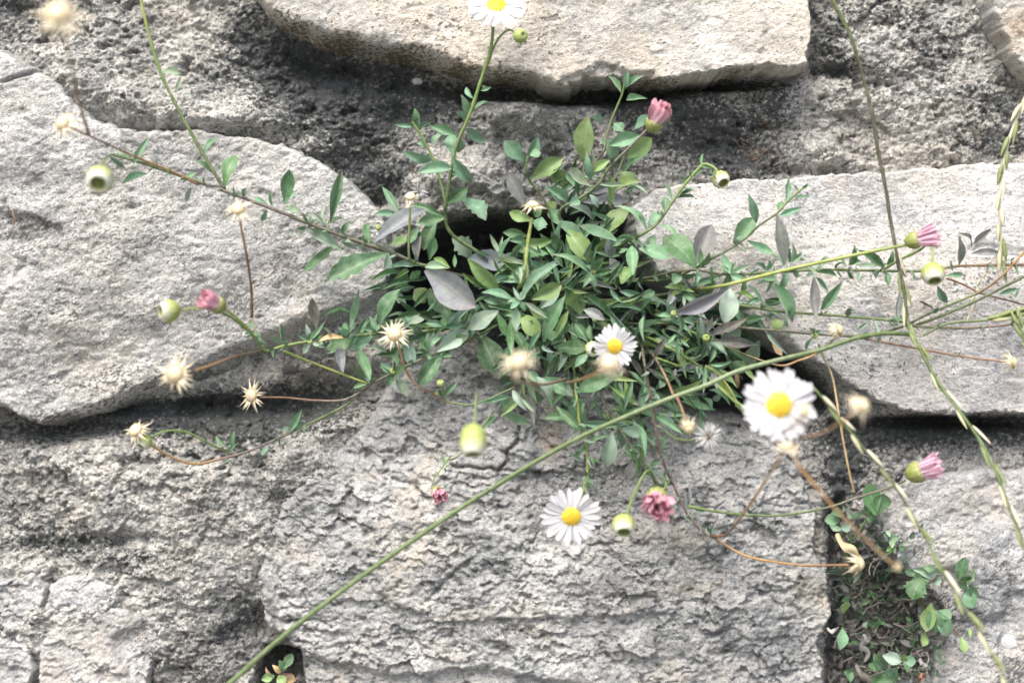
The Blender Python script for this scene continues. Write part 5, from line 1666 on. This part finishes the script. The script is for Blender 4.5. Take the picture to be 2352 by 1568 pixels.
# dry roots and dead stalks tangled in the gap: one mass
V, F, C = [], [], []
rr = random.Random(33)
for i in range(170):
    u, v = rr.uniform(1925, 2130), rr.uniform(1270, 1560)
    if u > 2060 and v < 1330: continue
    h = wall_height(u, v); a = rr.uniform(0, 6.28); pts = []
    d_ = h + rr.uniform(1, 7)
    for k in range(5):
        pts.append(P(u, v, max(d_, wall_height(u, v) + 0.5))); a += rr.gauss(0, 0.55); s = rr.uniform(8, 20); u += s * math.cos(a); v += s * math.sin(a); d_ += rr.uniform(-2, 2)
    g_ = rr.uniform(0.04, 0.16) if rr.random() < 0.88 else 0.3
    tube(catmull(pts, 4), rr.uniform(0.00018, 0.00042), 0.00014, [(g_, g_ * 0.93, g_ * 0.85)], 5, 0.2, V, F, C)
for i in range(20):
    u, v = rr.gauss(1745, 40), rr.gauss(345, 32)
    if v > 395: continue
    a = rr.uniform(0, 6.28); pts = []
    for k in range(4):
        pts.append(P(u, v, wall_height(u, v) + rr.uniform(0.3, 1.5))); a += rr.gauss(0, 0.8); u += 8 * math.cos(a); v += 8 * math.sin(a)
    g_ = rr.uniform(0.12, 0.3)
    tube(catmull(pts, 4), 0.00022, 0.00012, [(g_ * 0.75, g_ * 0.5, g_ * 0.36)], 4, 0.2, V, F, C)
tag(link('dry_roots', col_mesh('dry_roots', V, F, C, M_STEM)), 'tangle of dry grey roots in the weedy gap and mortar', 'roots', kind='stuff')

# leaf litter and moss packed into the gap: one mass
litter = tag(link('leaf_litter', None), 'small muted leaves and dry litter packed into the weedy gap', 'leaf litter', kind='stuff')
litter.location = P(2020, 1430, 0); bpy.context.view_layer.update()
LS = []
for i in range(420):
    u, v = rr.gauss(2030, 55), rr.uniform(1210, 1570)
    u += (v - 1400) * 0.18
    if not (1915 < u < 2190): continue
    h = wall_height(u, v); a = rr.uniform(0, 6.28); L = rr.uniform(14, 36)
    u2, v2 = u + L * math.cos(a), v + L * math.sin(a)
    LS.append(leaf_spec(P(u, v, h + rr.uniform(0.5, 5)), P(u2, v2, max(h, wall_height(u2, v2)) + rr.uniform(1, 6)), L * rr.uniform(0.25, 0.5) * PX, rr.choice('olso'), rr.choice('gGgSPDPDDPPg'), 0.7))
lm_ = leaf_mass('litter_leaves', LS, litter)

# curled dead leaves in the gap
def dead(label, pts, w, c):
    pp = catmull([P(u, v, max(d, wall_height(u, v) + 1.5)) for u, v, d in pts], 6); V, F, C = [], [], []
    n = len(pp)
    for i, p in enumerate(pp):
        t = i / (n - 1); ww = w * PX * 0.5 * (0.25 + 0.75 * math.sin(math.pi * min(1, t * 0.9 + 0.05)))
        d_ = (pp[min(i + 1, n - 1)] - pp[max(0, i - 1)]).normalized(); x = d_.cross(Vector((0, -1, 0))).normalized()
        tw = math.sin(t * 5) * 0.9; x = x * math.cos(tw) + Vector((0, -1, 0)) * math.sin(tw); up = d_.cross(x)
        for q in (-1, -0.4, 0.4, 1): V.append(p + x * ww * q + up * ww * 0.5 * q * q); C.append(tuple(k * (1 - 0.2 * abs(q)) for k in c))
    for i in range(n - 1):
        for j in range(3): a = i * 4 + j; F.append((a, a + 1, a + 5, a + 4))
    o = link('dead_leaf', col_mesh('dead_leaf', V, F, C, M_HEAD)); tag(o, label, 'dead leaf')
dead('curled pale grey dead leaf hanging in the dark gap', [W4(560,1020)+(9,), W4(600,1080)+(12,), W4(560,1160)+(13,), W4(610,1240)+(12,), W4(570,1330)+(11,)], 15, (0.24, 0.23, 0.22))
dead('small white curled leaf at the edge of the flaky stone', [W4(160,950)+(16,), W4(200,985)+(18,), W4(250,985)+(18,), W4(295,945)+(16,)], 11, (0.42, 0.41, 0.38))
dead('pale streaked dead leaf beside the tan seed head', [W3(270,700)+(12,), W3(330,800)+(16,), W3(420,880)+(18,), W3(500,960)+(18,)], 24, (0.50, 0.42, 0.24))
dead('withered tan leaf at the bottom of the gap', [W4(480,1360)+(7,), W4(540,1440)+(9,), W4(600,1520)+(9,), W4(640,1600)+(8,)], 20, (0.20, 0.18, 0.16))
dead('grey curled leaf beside the rosette of round leaves', [W4(1190,1290)+(11,), W4(1230,1350)+(13,), W4(1240,1400)+(13,)], 18, (0.28, 0.27, 0.27))
dead('curled rust brown leaf under the rosette', [W4(1180,1570)+(12,), W4(1190,1510)+(14,), W4(1230,1480)+(14,), W4(1250,1510)+(12,)], 12, (0.25, 0.10, 0.06))
dead('dark dry twig scrap resting on the speckled stone', [(30,478,18),(33,496,19),(31,520,19)], 9, (0.10, 0.065, 0.04))

# ------------------------------------------------------------------ beetle below the pink head
bt = tag(link('beetle', None), 'tiny black beetle on the stalk under the pink brush head', 'beetle')
bc = P(2063, 1099, 43); bt.location = bc; bpy.context.view_layer.update()
bmats = N('beetle_shell'); bmats.b.inputs['Base Color'].default_value = (0.012, 0.012, 0.014, 1); bmats.b.inputs['Roughness'].default_value = 0.28
bmat = bmats.m
def blob(name, c, sc, rot):
    bm = bmesh.new(); bmesh.ops.create_uvsphere(bm, u_segments=14, v_segments=9, radius=1)
    for v in bm.verts:
        v.co.x *= 1 - 0.12 * v.co.y; v.co = Vector((v.co.x * sc[0], v.co.y * sc[1], v.co.z * sc[2] * (1 if v.co.z > 0 else 0.55)))
    me = bpy.data.meshes.new(name); bm.to_mesh(me); bm.free(); me.polygons.foreach_set('use_smooth', [True] * len(me.polygons))
    o = link(name, me, bt, bmat); o.matrix_basis = rot @ Matrix.Translation(c); return o
R_ = Matrix.Rotation(math.radians(90), 4, 'X') @ Matrix.Rotation(math.radians(-42), 4, 'Z')
blob('wing_case', Vector((0, 0, 0)), (0.0009, 0.0013, 0.0007), R_)
blob('thorax', Vector((0, 0.0013, 0)), (0.0007, 0.0004, 0.0005), R_)
blob('head', Vector((0, 0.0018, 0)), (0.00045, 0.00035, 0.00035), R_)
for sgn in (-1, 1):
    for yy in (0.0011, 0.0003, -0.0006):
        V, F, C = tube([R_ @ Vector((sgn * 0.0006, yy, -0.0002)), R_ @ Vector((sgn * 0.0014, yy * 1.5, 0.0001)), R_ @ Vector((sgn * 0.0019, yy * 2.0, -0.0009))], 0.00011, 0.00006, [(0.012, 0.012, 0.014)], 5)
        link('leg', col_mesh('leg', V, F, C, bmat), bt)
    V, F, C = tube([R_ @ Vector((sgn * 0.0002, 0.002, 0)), R_ @ Vector((sgn * 0.0006, 0.0027, 0.0002)), R_ @ Vector((sgn * 0.0011, 0.0030, 0.0))], 0.00007, 0.00005, [(0.012, 0.012, 0.014)], 5)
    link('antenna', col_mesh('antenna', V, F, C, bmat), bt)
